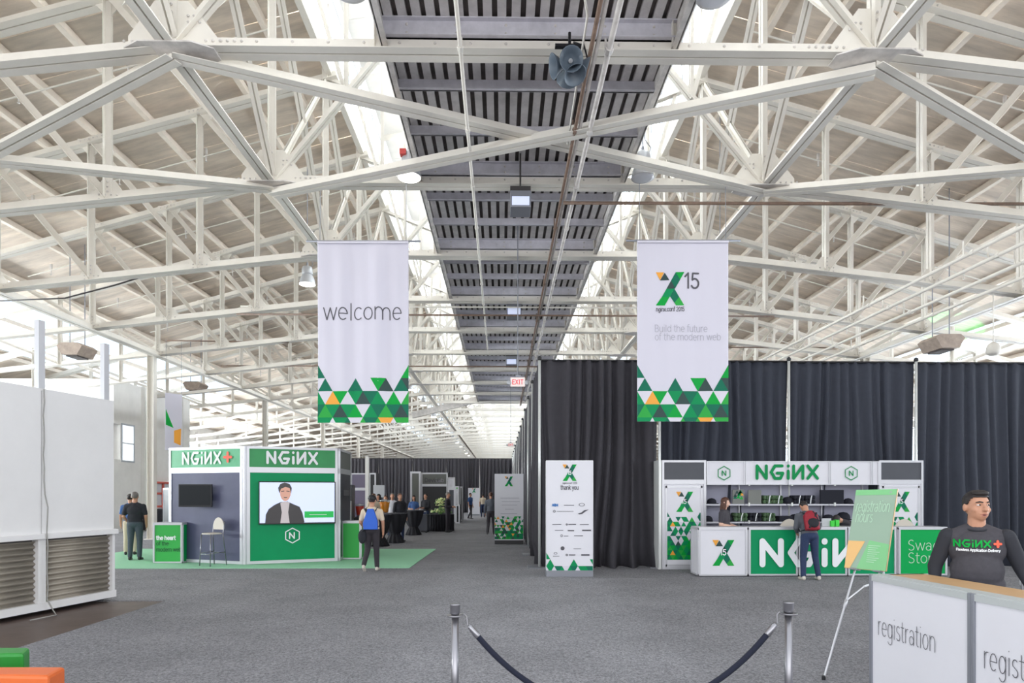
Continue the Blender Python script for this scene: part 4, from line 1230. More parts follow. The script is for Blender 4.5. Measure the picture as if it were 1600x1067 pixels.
# local: x from -L2 (near) to 0 (far end)
LN = 6.6
o = root('partition', 'large off-white movable partition on the left with corrugated lower panels', 'partition', (ax, ay, 0), ang - PI)
TH = 3.24
joints = [0, -2.02 * L / 1.9, -2 * 2.02 * L / 1.9, -3 * 2.02 * L / 1.9]
pxj = []
def xloc(px):
    # local x where the partition face is met by picture column px
    tx = (px - 800) / F_PX
    lo, hi = -LN, 0.0
    for _ in range(50):
        m = (lo + hi) / 2
        q = fr @ Vector((m, 0, 0)); D = q.x * SP + q.y * CP; xc = q.x * CP - q.y * SP
        if xc / D < tx: lo = m
        else: hi = m
    return (lo + hi) / 2
j1 = xloc(65)
wpan = -j1
xs = [0, j1, j1 - wpan, j1 - 2 * wpan, j1 - 3 * wpan, j1 - 4 * wpan]
for i in range(5):
    if xs[i + 1] < -6.3: break
    b = MB(fr); b.box(xs[i + 1] + .006, xs[i] - .006, 0, .10, 1.16, TH); part(b, 'upper_panel', 'partition', o)
    b = MB(fr); n = 11; z0, z1 = .16, 1.06; pts = []
    for q in range(n * 6 + 1):
        t = q / 6.0; pts.append((z0 + (z1 - z0) * q / (n * 6), .045 * (0.5 - .5 * math.cos(2 * PI * t))))
    a0, a1 = xs[i + 1] + .05, xs[i] - .05
    vs = [(a0, .03 + y, z) for z, y in pts] + [(a1, .03 + y, z) for z, y in pts]; m = len(pts)
    b.add(vs, [(q, m + q, m + q + 1, q + 1) for q in range(m - 1)]); part(b, 'corrugated_panel', 'corrug', o, smooth=True, solid=.004)
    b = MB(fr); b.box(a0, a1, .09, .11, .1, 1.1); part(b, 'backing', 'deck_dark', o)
    b = MB(fr); b.box(xs[i] - .05 - (.02 if i else 0), xs[i] + (.05 if i else 0), -.02, .10, .08, 1.10); part(b, 'post', 'partition', o)
b = MB(fr); b.box(-6.5, .03, -.07, .12, 1.09, 1.17); part(b, 'ledge', 'partition', o, bevel=.008)
b = MB(fr); b.box(-6.5, .02, -.03, .10, .06, .17); part(b, 'bottom_rail', 'partition', o)
b = MB(fr); b.box(-6.5, 0, .0, .10, TH, TH + .03); part(b, 'top_rail', 'partition', o)
b = MB(fr); b.box(-6.5, 0.0, .12, .9, .02, .10); part(b, 'skid', 'black', o)
for px, h, sh in ((53, 1.05, .24), (167, .97, .13)):
    xl = xloc(px) + sh; b = MB(fr); b.box(xl - .06, xl + .04, .12, .20, .1, TH + h); part(b, 'rear_post', 'alu', o)
b = MB(fr); xl = xloc(66); pts = [(xl + .01 * math.sin(i * 2.2), -.03 - .06 * (1 if i > 7 else 0) * min(1, (i - 7) / 2), TH + .02 - i * .19) for i in range(0, 17)]
pts += [(xl + .05, -.14, .05), (xl - .05, -.3, .012), (xl - .45, -.3, .012)]
wp = [fr @ Vector(p) for p in pts]; b = MB(); b.tube(wp, .009, 6)
single(b, 'power_cable', 'cable_pale', 'thin grey cable hanging down the face of the white partition onto the floor', 'cable', smooth=True)

# ------------------------------------------------------------------ vinyl benches, lower left
def gz(px, py, z): D = (H - z) * F_PX / (py - HZ); return at(px, D)
def bench(pts, z, m, label):
    b = MB(); P = [gz(x, y, z) for x, y in pts]; b.slab(P[::-1], .03, z)
    o = root('vinyl_bench', label, 'bench', (P[0][0], P[0][1], 0), group='vinyl benches'); part(b, 'seat_block', m, o, bevel=.025)
    f = MB(); c = (sum(p[0] for p in P) / len(P), sum(p[1] for p in P) / len(P))
    for p in P: q = (p[0] * .85 + c[0] * .15, p[1] * .85 + c[1] * .15); f.tube([(q[0], q[1], 0), (q[0], q[1], .05)], .02, 8)
    part(f, 'foot', 'black', o)
bench([(-140, 1011), (47, 1011), (37, 1021), (-140, 1024)], .45, 'green_vinyl', 'green vinyl bench in the lower left corner, behind the orange one')
bench([(-120, 1041), (103, 1041), (75, 1056), (-120, 1052)], .45, 'orange_vinyl', 'orange vinyl bench cut off by the bottom left corner of the picture')

# ------------------------------------------------------------------ stanchions and rope
def stanchion(px, pt, label):
    D = 4.27; x, y = at(px, D); zt = zat(pt, D)
    o = root('stanchion', label, 'stanchion', (x, y, 0), group='rope stanchions')
    b = MB(); b.lathe([(.025, .02), (.025, zt - .07)], (x, y, 0), 20); part(b, 'post', 'chrome', o, smooth=True)
    b = MB(); b.lathe([(.17, 0), (.17, .012), (.13, .03), (.03, .045)], (x, y, 0), 28); part(b, 'base', 'chrome', o, smooth=True)
    b = MB(); b.lathe([(.026, zt - .075), (.034, zt - .055), (.034, zt - .012), (.036, zt - .008), (.036, zt), (.001, zt)], (x, y, 0), 20); part(b, 'cap', 'chrome', o, smooth=True)
    b = MB(); b.lathe([(.026, zt - .083), (.058, zt - .083), (.058, zt - .075), (.026, zt - .075)], (x, y, 0), 20); part(b, 'collar_ring', 'chrome', o, smooth=True)
    return Vector((x, y, zt - .079))
s1 = stanchion(711, 943, 'brushed steel stanchion, left end of the velvet rope')
s2 = stanchion(1232, 940, 'brushed steel stanchion, right end of the velvet rope')
o = root('velvet_rope', 'dark navy velvet rope sagging between two steel stanchions', 'rope', ((s1.x + s2.x) / 2, s1.y, 0))
e1 = s1 + Vector((.105, -.02, -.075)); e2 = s2 + Vector((-.105, -.02, -.075))
pts = []
sag = .56
for i in range(41):
    t = i / 40; u = 2 * t - 1
    q = e1.lerp(e2, t); q.z -= sag * (1 - (math.cosh(1.5 * u) - 1) / (math.cosh(1.5) - 1)); pts.append(q)
c0 = pts[0]; v0 = (pts[1] - pts[0]).normalized(); c1 = pts[-1]; v1 = (pts[-2] - pts[-1]).normalized()
core = [c0 + v0 * .05] + [p for p in pts[1:-1] if (p - c0).length > .07 and (p - c1).length > .07] + [c1 + v1 * .05]
b = MB(); b.tube(core, .0195, 12); part(b, 'rope', 'rope', o, smooth=True)
for (a, c, v) in ((s1, c0, v0), (s2, c1, v1)):
    b = MB(); b.tube([c - v * .02, c - v * .005, c + v * .075, c + v * .08], [.010, .019, .024, .022], 12); part(b, 'ferrule', 'chrome', o, smooth=True)
    b = MB(); side = 1 if c.x > a.x else -1
    b.tube([a + Vector((.05 * side, 0, -.005)), a + Vector((.06 * side, 0, .012)), a + Vector((.078 * side, 0, -.005)), a.lerp(c, .8), c - v * .015], .0045, 6); part(b, 'hook', 'chrome', o, smooth=True)

# ------------------------------------------------------------------ booth system helper
def framed_panel(o, fr, w, z0, z1, m, fw=.04, fm='alu', d=.04, nm='panel', posts=True, back=True):
    """one aluminium-framed exhibition panel in the local XZ plane, face toward -y"""
    b = MB(fr); b.box(fw, w - fw, -.004, d * .5, z0 + fw, z1 - fw); p = part(b, nm, m, o)
    b = MB(fr); b.box(0, w, -.02, d, z1 - fw, z1); part(b, 'rail', fm, o)
    b = MB(fr); b.box(0, w, -.02, d, z0, z0 + fw); part(b, 'rail', fm, o)
    if posts:
        for x0 in (0, w - fw):
            b = MB(fr); b.box(x0, x0 + fw, -.022, d, z0, z1); part(b, 'post', fm, o)
    return p

# ---- the green kiosk ---------------------------------------------------
def gp_at(px, D): x, y = at(px, D); return Vector((x, y, 0))
K0, K1, K2, K3 = gp_at(265, 16.35), gp_at(379.5, 15.62), gp_at(527.5, 16.45), gp_at(548, 18.1)
KH = 2.91
ko = root('exhibition_kiosk', 'many-sided exhibition kiosk with green and slate panels on the pale green carpet', 'booth', (K1.x, K1.y + .9, 0))
def kiosk_face(A_, B_, body, head, zh=2.32, fw=.075):
    d = B_ - A_; w = d.length; rz = math.atan2(d.y, d.x); fr = frame(A_.x, A_.y, 0.02, rz)
    framed_panel(ko, fr, w, 0, zh, body, fw, d=.07)
    framed_panel(ko, fr, w, zh, KH - .02, head, fw * .8, d=.07, nm='header_panel')
    return fr, w
f1, w1 = kiosk_face(K0, K1, 'slate', 'head_green')
f2, w2 = kiosk_face(K1 + Vector((.09, .01, 0)), K2, 'booth_green', 'head_green2')
f3, w3 = kiosk_face(K2 + Vector((.04, .02, 0)), K3, 'darkgrey', 'display_grey')
K4 = K0 + Vector((-.62, .9, 0))
kd = K0 - K4
f4 = frame(K4.x, K4.y, 0.02, math.atan2(kd.y, kd.x)); framed_panel(ko, f4, kd.length, 0, 1.88, 'darkgrey', .05, d=.05); framed_panel(ko, f4, kd.length, 0, .9, 'slate', .05, d=.02)
b = MB(); b.slab([(K0.x, K0.y + .1), (K1.x, K1.y + .1), (K2.x, K2.y + .1), (K3.x, K3.y), (K2.x - .3, K3.y + 1.6), (K0.x, K3.y + 1.6)], .02, 2.0); part(b, 'core', 'darkgrey', ko)
for p in (K1 + Vector((.045, -.02, 0)),):
    b = MB(); b.tube([(p.x, p.y + .03, .02), (p.x, p.y + .03, KH)], .055, 10); part(b, 'corner_post', 'alu', ko)
# header lettering
b = MB(f1); h = .27; tw = text_w('NGiUX', LG, .22) * h; strokes(b, 'NGiUX', w1 * .20, 2.48, h, .055, -.03, LG, .22, condense=(w1 * .53) / tw); part(b, 'lettering', 'white_print', ko)
b = MB(f1); strokes(b, '+', w1 * .765, 2.48, .29, .07, -.03, LG); part(b, 'plus_sign', 'red_print', ko, label='red plus sign after the letters')
b = MB(f2); tw = text_w('NGiUX', LG, .22) * .27; strokes(b, 'NGiUX', w2 * .22, 2.485, .27, .06, -.03, LG, .22, condense=(w2 * .56) / tw); part(b, 'lettering', 'white_print', ko)
b = MB(f2); hexagon(b, w2 * .49, .68, .20, .028, -.03); strokes(b, 'N', w2 * .49 - .068, .61, .14, .03, -.03, LG); part(b, 'hexagon_emblem', 'white_print', ko)

def tv(fr, cx, cz, w, h, tilt, label, nm='television', portrait=False, out=.16):
    q = fr @ Vector((cx, -out, cz))
    o = root(nm, label, 'television', (q.x, q.y, q.z - h / 2))
    F = fr @ Matrix.Translation((cx, -out, cz)) @ Matrix.Rotation(tilt, 4, 'Z')
    b = MB(F); b.box(-w / 2, w / 2, 0, .05, -h / 2, h / 2); part(b, 'casing', 'black', o, bevel=.006)
    e = .025 if portrait else .03
    b = MB(F); b.box(-w / 2 + e, w / 2 - e, -.004, 0, -h / 2 + e + .01, h / 2 - e); s = part(b, 'screen', 'scr_bg' if portrait else 'screen_off', o)
    b = MB(F); b.box(-.08, .08, .05, out + .02, -.08, .08); part(b, 'wall_bracket', 'black', o)
    if portrait:
        # plain flat picture: a seated man in a dark jacket, caption bar at the lower right
        y = -.006; kx = w / 109.0; X = lambda p: (p - 458.5) * kx; Z = lambda p: (786 - p) * kx
        def pol(m, nm2, pts, yy=y, s=1):
            b = MB(F); b.add([(X(a), yy, Z(c)) for a, c in pts], [tuple(range(len(pts)))]); part(b, nm2, m, sp)
        sp = s
        pol('scr_coat', 'pictured_jacket', [(413, 816), (414, 803), (418, 795), (426, 789), (434, 785), (444, 784), (452, 788), (461, 792), (465, 801), (468, 815), (466, 816)])
        pol('scr_shirt', 'pictured_shirt', [(434, 816), (436, 800), (434, 786), (440, 784), (447, 785), (445, 800), (447, 816)], y - .001)
        pol('scr_face', 'pictured_face', [(441 + 7.6 * math.cos(t * PI / 8), 770.5 - (11.5 if math.sin(t * PI / 8) > 0 else 13) * math.sin(t * PI / 8)) for t in range(16)], y - .002)
        pol('scr_hair', 'pictured_hair', [(432.5, 772), (431, 764), (434, 758), (440, 756), (447, 758), (450, 764), (449, 772), (447, 764), (441, 762.5), (435, 765)], y - .003)
        pol('scr_hair', 'pictured_eyebrow', [(435, 768.6), (439.5, 768), (439.5, 769), (435, 769.6)], y - .003); pol('scr_hair', 'pictured_eyebrow', [(442.5, 768), (447, 768.6), (447, 769.6), (442.5, 769)], y - .003)
        pol('scr_coat', 'pictured_mouth', [(438.5, 777.6), (444, 777.6), (443, 778.8), (439.5, 778.8)], y - .003)
        pol('scr_green', 'caption_bar', [(468, 799), (510, 799), (510, 808.5), (468, 808.5)])
        b = MB(F); b.add([(X(475), y - .002, Z(803.4)), (X(500), y - .002, Z(803.4)), (X(500), y - .002, Z(804.2)), (X(475), y - .002, Z(804.2))], [(0, 1, 2, 3)]); part(b, 'caption_line', 'white_print', sp)
    return o
tv(f2, w2 * .545, 1.50, 1.82, 1.06, R(-3), 'large flat screen on the green kiosk wall showing a man in a dark jacket', portrait=True, out=.14)
tv(f1, w1 * .47, 1.68, .84, .56, R(16), 'small switched-off flat screen on the slate kiosk wall', out=.26)
tv(f3, w3 * .40, 1.75, .5, .42, R(10), 'small dark monitor on the right-hand side wall of the kiosk', out=.2)

def counter_box(nm, label, c0, w, d, h, body, side=None, rz=0.0, text=None, top='alu'):
    """framed box counter; c0 is the front left foot"""
    o = root(nm, label, 'counter', (c0[0], c0[1], 0), rz)
    fr = frame(c0[0], c0[1], 0, rz)
    framed_panel(o, fr, w, 0.02, h, body, .035)
    frs = fr @ Matrix.Translation((w, 0, 0)) @ Matrix.Rotation(R(90), 4, 'Z'); framed_panel(o, frs, d, 0.02, h, side or body, .03, nm='side_panel')
    frl = fr @ Matrix.Translation((0, d, 0)) @ Matrix.Rotation(R(-90), 4, 'Z'); framed_panel(o, frl, d, 0.02, h, side or body, .03, nm='side_panel')
    b = MB(fr); b.box(-.01, w + .01, -.02, d, h, h + .025); part(b, 'top', top, o)
    return o, fr
c0 = at(240, 15.95)
co, cf = counter_box('display_counter', 'small green counter reading the heart of the modern web', c0, .71, .66, 1.0, 'apple_green', 'kelly')
b = MB(cf); s = .068; strokes(b, 'the heart', .075, .60, s, .022, -.012, condense=.9); part(b, 'bold_lettering', 'white_print', co)
b = MB(cf); strokes(b, 'of the', .075, .46, s, .013, -.012, condense=.9); strokes(b, 'modern web', .075, .31, s, .013, -.012, condense=.84); part(b, 'lettering', 'dkgreen_print', co)
c0 = at(534, 16.9); counter_box('display_counter', 'small green counter at the right side of the kiosk, behind the walking man', c0, .5, .5, 1.0, 'apple_green')
b = MB(); X1 = -2.13; b.slab([(-11.4, 15.02), (X1 - .05, 15.02), (X1 + .05, 20.1), (-11.4, 20.3)], .002, .014); single(b, 'green_carpet', 'green_carpet', 'pale green carpet laid under the kiosk', 'carpet')

# bar stool
def bar_stool(px, D, rz, label):
    x, y = at(px, D); o = root('bar_stool', label, 'stool', (x, y, .014), rz); fr = frame(x, y, .014, rz)
    b = MB(fr)
    for sx in (-1, 1):
        b.tube([(sx * .19, -.19, 0), (sx * .165, -.16, .76)], .012, 8)
    part(b, 'front_leg', 'chrome', o, smooth=True)
    for sx in (-1, 1):
        b = MB(fr); b.tube([(sx * .22, .24, 0), (sx * .18, .17, .74), (sx * .185, .19, .95), (sx * .17, .22, 1.06)], .012, 8); part(b, 'rear_leg', 'chrome', o, smooth=True)
    b = MB(fr); b.tube([(-.185, -.18, .28), (.185, -.18, .28)], .011, 8); b.tube([(-.2, .2, .3), (.2, .2, .3)], .009, 8)
    for sx in (-1, 1): b.tube([(sx * .185, -.18, .3), (sx * .2, .2, .32)], .009, 8)
    part(b, 'footrest', 'chrome', o, smooth=True)
    b = MB(fr); b.slab([(.20 * math.copysign(abs(math.cos(t * PI / 12)) ** .6, math.cos(t * PI / 12)), .19 * math.copysign(abs(math.sin(t * PI / 12)) ** .6, math.sin(t * PI / 12))) for t in range(24)], .755, .785); part(b, 'seat', 'seat_beige', o, bevel=.008)
    b = MB(fr); pts = [(.195 * math.cos(t * PI / 10), .30 * math.sin(t * PI / 10)) for t in range(11)]
    pts = [(px_, .90 + pz * .85) for px_, pz in pts]; pts = [(.185, .86)] + pts + [(-.185, .86)]
    b.prism([(a, c) for a, c in pts], .18, .20); part(b, 'backrest', 'seat_beige', o, bevel=.005)
bar_stool(331, 15.45, R(-28), 'silver bar stool with beige seat and round back in front of the slate kiosk wall')

# ------------------------------------------------------------------ sign towers
def scatter_rows(n_rows, n_u, seed, dens0, dens1):
    rnd = random.Random(seed); rows = []
    for r in range(n_rows):
        d = dens0 + (dens1 - dens0) * r / max(1, n_rows - 1); s = ''
        for u in range(n_u): s += rnd.choice('GEETTLLD' if rnd.random() > .05 else 'O') if rnd.random() < d else '.'
        rows.append((r % 2 == 0, s))
    return rows
def tower(px0, px1, D, h, base_h, label, base_m, kind, th=.16, grp='white sign towers'):
    x, y = at(px0, D); w = (px1 - px0) / F_PX * D
    o = root('sign_tower', label, 'sign', (x, y, 0), group=grp); fr = frame(x, y, 0, -PSI)
    b = MB(fr); b.box(0, w, 0, th, base_h, h); part(b, 'panel', 'panelwhite', o)
    b = MB(fr); b.box(.0, w, -.03 if kind == 'thanks' else 0, th + .25, 0, base_h); part(b, 'base', base_m, o)
    b = MB(fr); b.box(0, w, -.006, th, h - .012, h + .008); b.box(-.006, .006, -.008, th, base_h, h); b.box(w - .006, w + .006, -.008, th, base_h, h); part(b, 'edge_trim', 'alu', o)
    return o, fr, w
o, fr, w = tower(853.5, 926.5, 13.5, 2.44, .13, 'white sign tower headed thank you, with sponsor logos, on a grey base', 'alu_dark', 'thanks')
k = w / 73.0; PX = lambda x: (x - 853.5) * k; PZ = lambda y: 2.44 - (y - 720) * k
b = MB(fr); xlogo(b, PX(879), PZ(751.5), 22 * k, -.008); part(b, 'printed_mark', TRI, o)
b = MB(fr); tri_pattern(b, [(True, 'E..............'), (False, '.E.....E....ED.'), (True, 'WEWTEWETWEETTEE')], 0, PZ(863), w / 6.1 * 1.03, -.008, (w, .13)); part(b, 'printed_triangles', TRI, o)
b = MB(fr); s = 5.0 * k; strokes(b, 'thank you', PX(876), PZ(765), s, .8 * k, -.009, condense=28 * k / (text_w('thank you') * s))
strokes(b, 'nginx.conf 2015', PX(879), PZ(756), 1.9 * k, .35 * k, -.009, condense=23 * k / (text_w('nginx.conf 2015') * 1.9 * k)); part(b, 'lettering', 'grey_print', o)
b = MB(fr); strokes(b, '15', PX(887.2), PZ(741.5), 4.0 * k, 1.0 * k, -.010, condense=.85); part(b, 'number', 'white_print', o)
b = MB(fr); strokes(b, 'ARM', PX(862.5), PZ(791), 2.5 * k, 1.1 * k, -.009); part(b, 'blue_logo', 'blue_print', o)
b = MB(fr)
for (x, y, ww, hh) in ((881, 789.4, 16, 1.0), (870, 799, 26, .7), (863, 819.5, 14, .9), (888, 819.3, 12, 1.4), (906, 819.6, 14, .9), (867, 828.5, 13, .7), (887, 829, 10, 1.5), (909.5, 828.6, 14, 2.0), (881, 837.5, 7, .8), (897, 837, 14, 1.0), (896, 857.5, 12, .8), (864, 869, 10, .8), (889, 867, 10, 1.4), (908, 867, 13, 2.2)):
    b.box(PX(x), PX(x + ww), -.009, -.007, PZ(y + hh / 2), PZ(y - hh / 2))
part(b, 'logo_line', 'grey_print', o, kind='stuff')
b = MB(fr)
def ring(b, cx, cz, rx, rz_, wt, y=-.009, full=360): strokes(b, 'o', 0, 0, 0, .001) if False else None; P = A(cx, cz, rx, rz_, 0, full, 20); [b.add([(P[i][0], y, P[i][1]), (P[i + 1][0], y, P[i + 1][1]), (cx + (P[i + 1][0] - cx) * wt, y, cz + (P[i + 1][1] - cz) * wt), (cx + (P[i][0] - cx) * wt, y, cz + (P[i][1] - cz) * wt)], [(0, 1, 2, 3)]) for i in range(20)]
ring(b, PX(909), PZ(788.5), 4.6 * k, 2.6 * k, .8); ring(b, PX(866), PZ(798.8), 2.0 * k, 2.0 * k, .6); ring(b, PX(885.5), PZ(819.3), 1.6 * k, 1.6 * k, .3); ring(b, PX(877.5), PZ(837), 2 * k, 2 * k, .6); ring(b, PX(885.5), PZ(867), 1.8 * k, 1.8 * k, .4); ring(b, PX(879), PZ(856.6), 3.1 * k, 3.1 * k, .02); ring(b, PX(868), PZ(864.5), 2.6 * k, 1.8 * k, .7)
part(b, 'round_logo', 'grey_print', o, kind='stuff')
b = MB(fr); P_ = [(903, 802.5), (908, 801), (913, 797), (920, 796.2), (915, 799), (910, 802.8), (905, 803.6)]; b.add([(PX(x), -.009, PZ(y)) for x, y in P_], [tuple(range(7))]); part(b, 'swoosh_logo', 'grey_print', o)
o, fr, w = tower(773, 817.5, 22.05, 2.42, .14, 'white sign tower with X mark and triangle pattern, farther down the aisle', 'black', 'x')
k = w / 44.5; PX = lambda x: (x - 773) * k; PZ = lambda y: 2.42 - (y - 742) * k
b = MB(fr); xlogo(b, PX(788.5), PZ(761), 13 * k, -.010); part(b, 'printed_mark', TRI, o)
b = MB(fr); tri_pattern(b, scatter_rows(8, 19, 4, .40, .95), 0, PZ(808), w / 8.6, -.010, (w, .14)); part(b, 'printed_triangles', TRI, o)
b = MB(fr)
for y, a, c in ((779.5, 782, 811), (785, 784, 812), (790.5, 784, 808), (797, 789, 803), (804, 782, 808), (810.5, 786, 806)): b.box(PX(a), PX(c), -.009, -.007, PZ(y + .35), PZ(y - .35))
part(b, 'programme_line', 'lightgrey_print', o, kind='stuff')
o, fr, w = tower(731.5, 749.5, 51, 2.2, .1, 'smallest white sign tower, at the far end of the hall', 'alu_dark', 'x', grp='white sign towers')
b = MB(fr); xlogo(b, w * .34, 1.82, w * .32, -.02); part(b, 'printed_mark', TRI, o)

# ------------------------------------------------------------------ merchandise booth
BY = 14.75; bx0 = at(1033, BY)[0]; s68 = F_PX / BY
mo = root('merchandise_booth', 'merchandise booth of white framed panels with shelves and a logo header', 'booth', (bx0, BY, 0), -PSI * 0)
def bX(px): return (at(px, BY)[0])
def mframe(px): x, y = at(px, BY); return frame(x, y, 0, -PSI * 0 )
def bpan(pa, pb, z0, z1, m, fw=.045, **kw):
    xa, xb = bX(pa), bX(pb); return framed_panel(mo, frame(xa, BY, 0), xb - xa, z0, z1, m, fw, **kw)
HB = 2.52
for (pa, pb, nm) in ((1035, 1104.5, 'left'), (1378, 1448.5, 'right')):
    bpan(pa, pb, 2.02, HB, 'darkgrey', .05)
    bpan(pa, pb, 0.0, 2.02, 'panelwhite', .05)
    xa, xb = bX(pa), bX(pb); fr = frame(xa, BY, 0); w = xb - xa
    # inner framed door leaf
    b = MB(fr); q = .085
    for (a0, a1, c0, c1) in ((q, w - q, 1.88, 1.93), (q, w - q, .06, .11), (q, q + .035, .06, 1.93), (w - q - .035, w - q, .06, 1.93)): b.box(a0, a1, -.012, 0, c0, c1)
    part(b, 'door_leaf_frame', 'alu', mo)
    k = 1 / s68; PX = lambda x: (x - pa) * k + 0; PZ = lambda y: HB - (y - 719.5) * k
    b = MB(fr); xlogo(b, PX(pa + 22.3), PZ(800.5), 27 * k, -.008); part(b, 'printed_mark', TRI, mo)
    b = MB(fr); strokes(b, '15', PX(pa + 31), PZ(787.5), 4.8 * k, 1.1 * k, -.010); part(b, 'number', 'white_print', mo)
    rows = [(True, 'T...........T'), (False, '.T..T.EE.L..T'), (True, 'TEOGEWEWETEWE'), (False, 'ETWEWTWEEWETE'), (True, 'WWTEWEWTWEEWW'), (False, 'ETWWTWEGWTETG'), (True, 'GETWDWEEGLTEG'), (False, 'ELGETGLEGTELG'), (True, 'GEOTELGETGEGL'), (False, 'TELGETLEGETLE')]
    b = MB(fr); tri_pattern(b, rows, .125, PZ(801), (w - .25) / 6.1, -.006, (w - .125, .125)); part(b, 'printed_triangles', TRI, mo)
# side upright at the left
b = MB(); b.box(bX(1029.5), bX(1031), BY - .05, BY + .45, 0, HB); part(b, 'post', 'pole', mo); b = MB(); b.box(bX(1031.5), bX(1034), BY - .02, BY + .03, 0, HB); part(b, 'post', 'pole', mo)
# header
hp = [(1105.5, 1166), (1166.5, 1233), (1234, 1300), (1300.5, 1366.5), (1367, 1378)]
for pa, pb in hp: bpan(pa, pb, 1.95, HB - .02, 'panelwhite', .025)
b = MB(); h = .29; x0 = bX(1182.5); ww = bX(1284.5) - x0; tw = text_w('NGiUX', LG, .2) * h
strokes(b, 'NGiUX', x0 + .03, 2.10, h, .07, BY - .03, LG, .2, condense=ww / (tw + .05)); part(b, 'lettering', 'green_print', mo)
for px in (1132.5, 1333.5):
    b = MB(); hexagon(b, bX(px), 2.22, .17, .022, BY - .03); strokes(b, 'N', bX(px) - .045, 2.165, .11, .022, BY - .03, LG); part(b, 'hexagon_emblem', 'green_print', mo)
# shelving
b = MB(); b.box(bX(1105), bX(1378), BY + .42, BY + .44, 0, 1.97); part(b, 'back_panel', 'lilac_back', mo)
SH = [1.505, 1.095, .62]
for i, z in enumerate(SH):
    for pa, pb in hp[:4]:
        b = MB(); b.box(bX(pa), bX(pb) - .004, BY + .03, BY + .42, z - .035, z); part(b, 'shelf', 'shelfm', mo)
for px in (1166, 1233.5, 1300, 1366.5):
    b = MB(); b.box(bX(px) - .012, bX(px) + .012, BY + .36, BY + .42, 0, 1.97); part(b, 'upright', 'alu', mo)
for px in (1173, 1241, 1309):
    for z0_, z1_ in ((1.05, 1.13), (1.46, 1.54), (1.93, 1.99)):
        b = MB(); b.box(bX(px) - .018, bX(px) + .018, BY, BY + .03, z0_, z1_); part(b, 'shelf_bracket', 'pole', mo)

# goods on the shelves
def cap_item(px, z, m, label, rz=0, s=1.0):
    x = bX(px); y = BY + .2; o = root('cap', label, 'cap', (x, y, z), rz, group='caps on the shelves'); fr = frame(x, y, z, rz)
    b = MB(fr); b.lathe([(.105 * s, 0), (.108 * s, .05 * s), (.095 * s, .09 * s), (.06 * s, .125 * s), (.001, .138 * s)], (0, 0, 0), 18); part(b, 'crown', m, o, smooth=True)
    b = MB(fr); b.grid(lambda u, v: ((u - .5) * .19 * s, -.085 * s - v * .09 * s * (1 - (2 * u - 1) ** 2) ** .5, .02 * s - .012 * v), 10, 4); part(b, 'brim', m, o, solid=.004)
def stack(px, w, z, n, m, label, rnd=random.Random(3)):
    x = bX(px); y = BY + .2; ww = w / s68; o = root('folded_shirt_stack', label, 'clothes', (x, y, z), group='stacks of rolled shirts')
    for i in range(n):
        b = MB(); xx = x - ww / 2 + ww * (i % 4 + .5) / 4; zl = z + .055 + (i // 4) * .098
        b.lathe([(.02, -.14), (ww / 8.4, -.135), (ww / 8.0, 0), (ww / 8.4, .135), (.02, .14)], (xx, y, zl + rnd.uniform(-.004, .004)), 10, rot=Matrix.Rotation(R(90), 3, 'X'), sy=.05 / (ww / 8.2)); part(b, 'rolled_shirt', m, o, smooth=True)
    b = MB(); b.tube([(x - ww * .04, y - .15, z + .01), (x + ww * .0, y - .155, z + .12), (x + ww * .1, y - .15, z + .2 if n > 4 else z + .12)], .011, 6); part(b, 'white_band', 'white_print', o)
def board(px, w, z, h, m, label, deco=None):
    x = bX(px); ww = w / s68; o = root('display_shirt', label, 'clothes', (x, BY + .1, z), group='shirts shown flat'); b = MB(); b.box(x - ww / 2, x + ww / 2, BY + .08, BY + .12, z, z + h); part(b, 'folded_cloth', m, o, bevel=.01)
    if deco:
        b = MB(); rnd = random.Random(5)
        for i in range(10):
            cx, cz = x + rnd.uniform(-.3, .3) * ww, z + h * .6 + rnd.uniform(-.25, .25) * h; b.cm = i % 6; b.add([(cx, BY + .077, cz + .05), (cx - .045, BY + .077, cz - .03), (cx + .045, BY + .077, cz - .03)], [(0, 1, 2)])
        part(b, 'printed_triangles', TRI, o)
b = MB(); x = bX(1117); 
cap_item(1118, SH[0], 'navy_cloth', 'dark peaked hat at the left end of the upper shelf')
b = MB(); x = bX(1116); b.slab([(x - .16, BY + .1), (x + .16, BY + .1), (x + .16, BY + .34), (x - .16, BY + .34)], SH[0], SH[0] + .02); single(b, 'folded_cloth', 'navy_cloth', 'flat dark folded shirt under the peaked hat on the upper shelf', 'clothes')
board(1158, 19, SH[0], .34, 'display_grey', 'grey shirt with a bright green print on the upper shelf', True)
board(1184, 21, SH[0], .33, 'display_grey', 'plain olive grey shirt shown flat on the upper shelf')
stack(1206, 17, SH[0], 8, 'camo', 'left pile of green patterned rolled shirts on the upper shelf'); stack(1221, 15, SH[0], 8, 'camo', 'right pile of green patterned rolled shirts on the upper shelf')
cap_item(1239.5, SH[0] + .02, 'navy_cloth', 'dark round cap standing on edge in the middle of the upper shelf', R(30), 1.1)
stack(1254, 16, SH[0], 8, 'navy_cloth', 'left pile of navy rolled shirts on the upper shelf'); stack(1272, 16, SH[0], 8, 'navy_cloth', 'right pile of navy rolled shirts on the upper shelf')
board(1307, 38, SH[0], .33, 'navy_cloth', 'wide black shirt shown flat on the upper shelf'); cap_item(1337, SH[0], 'navy_cloth', 'black cap at the right end of the upper shelf, beside the easel board')
cap_item(1112, SH[1], 'navy_cloth', 'black cap at the left end of the lower shelf'); cap_item(1143.5, SH[1], 'navy_cloth', 'black cap just right of the woman on the lower shelf', 0, 1.15)
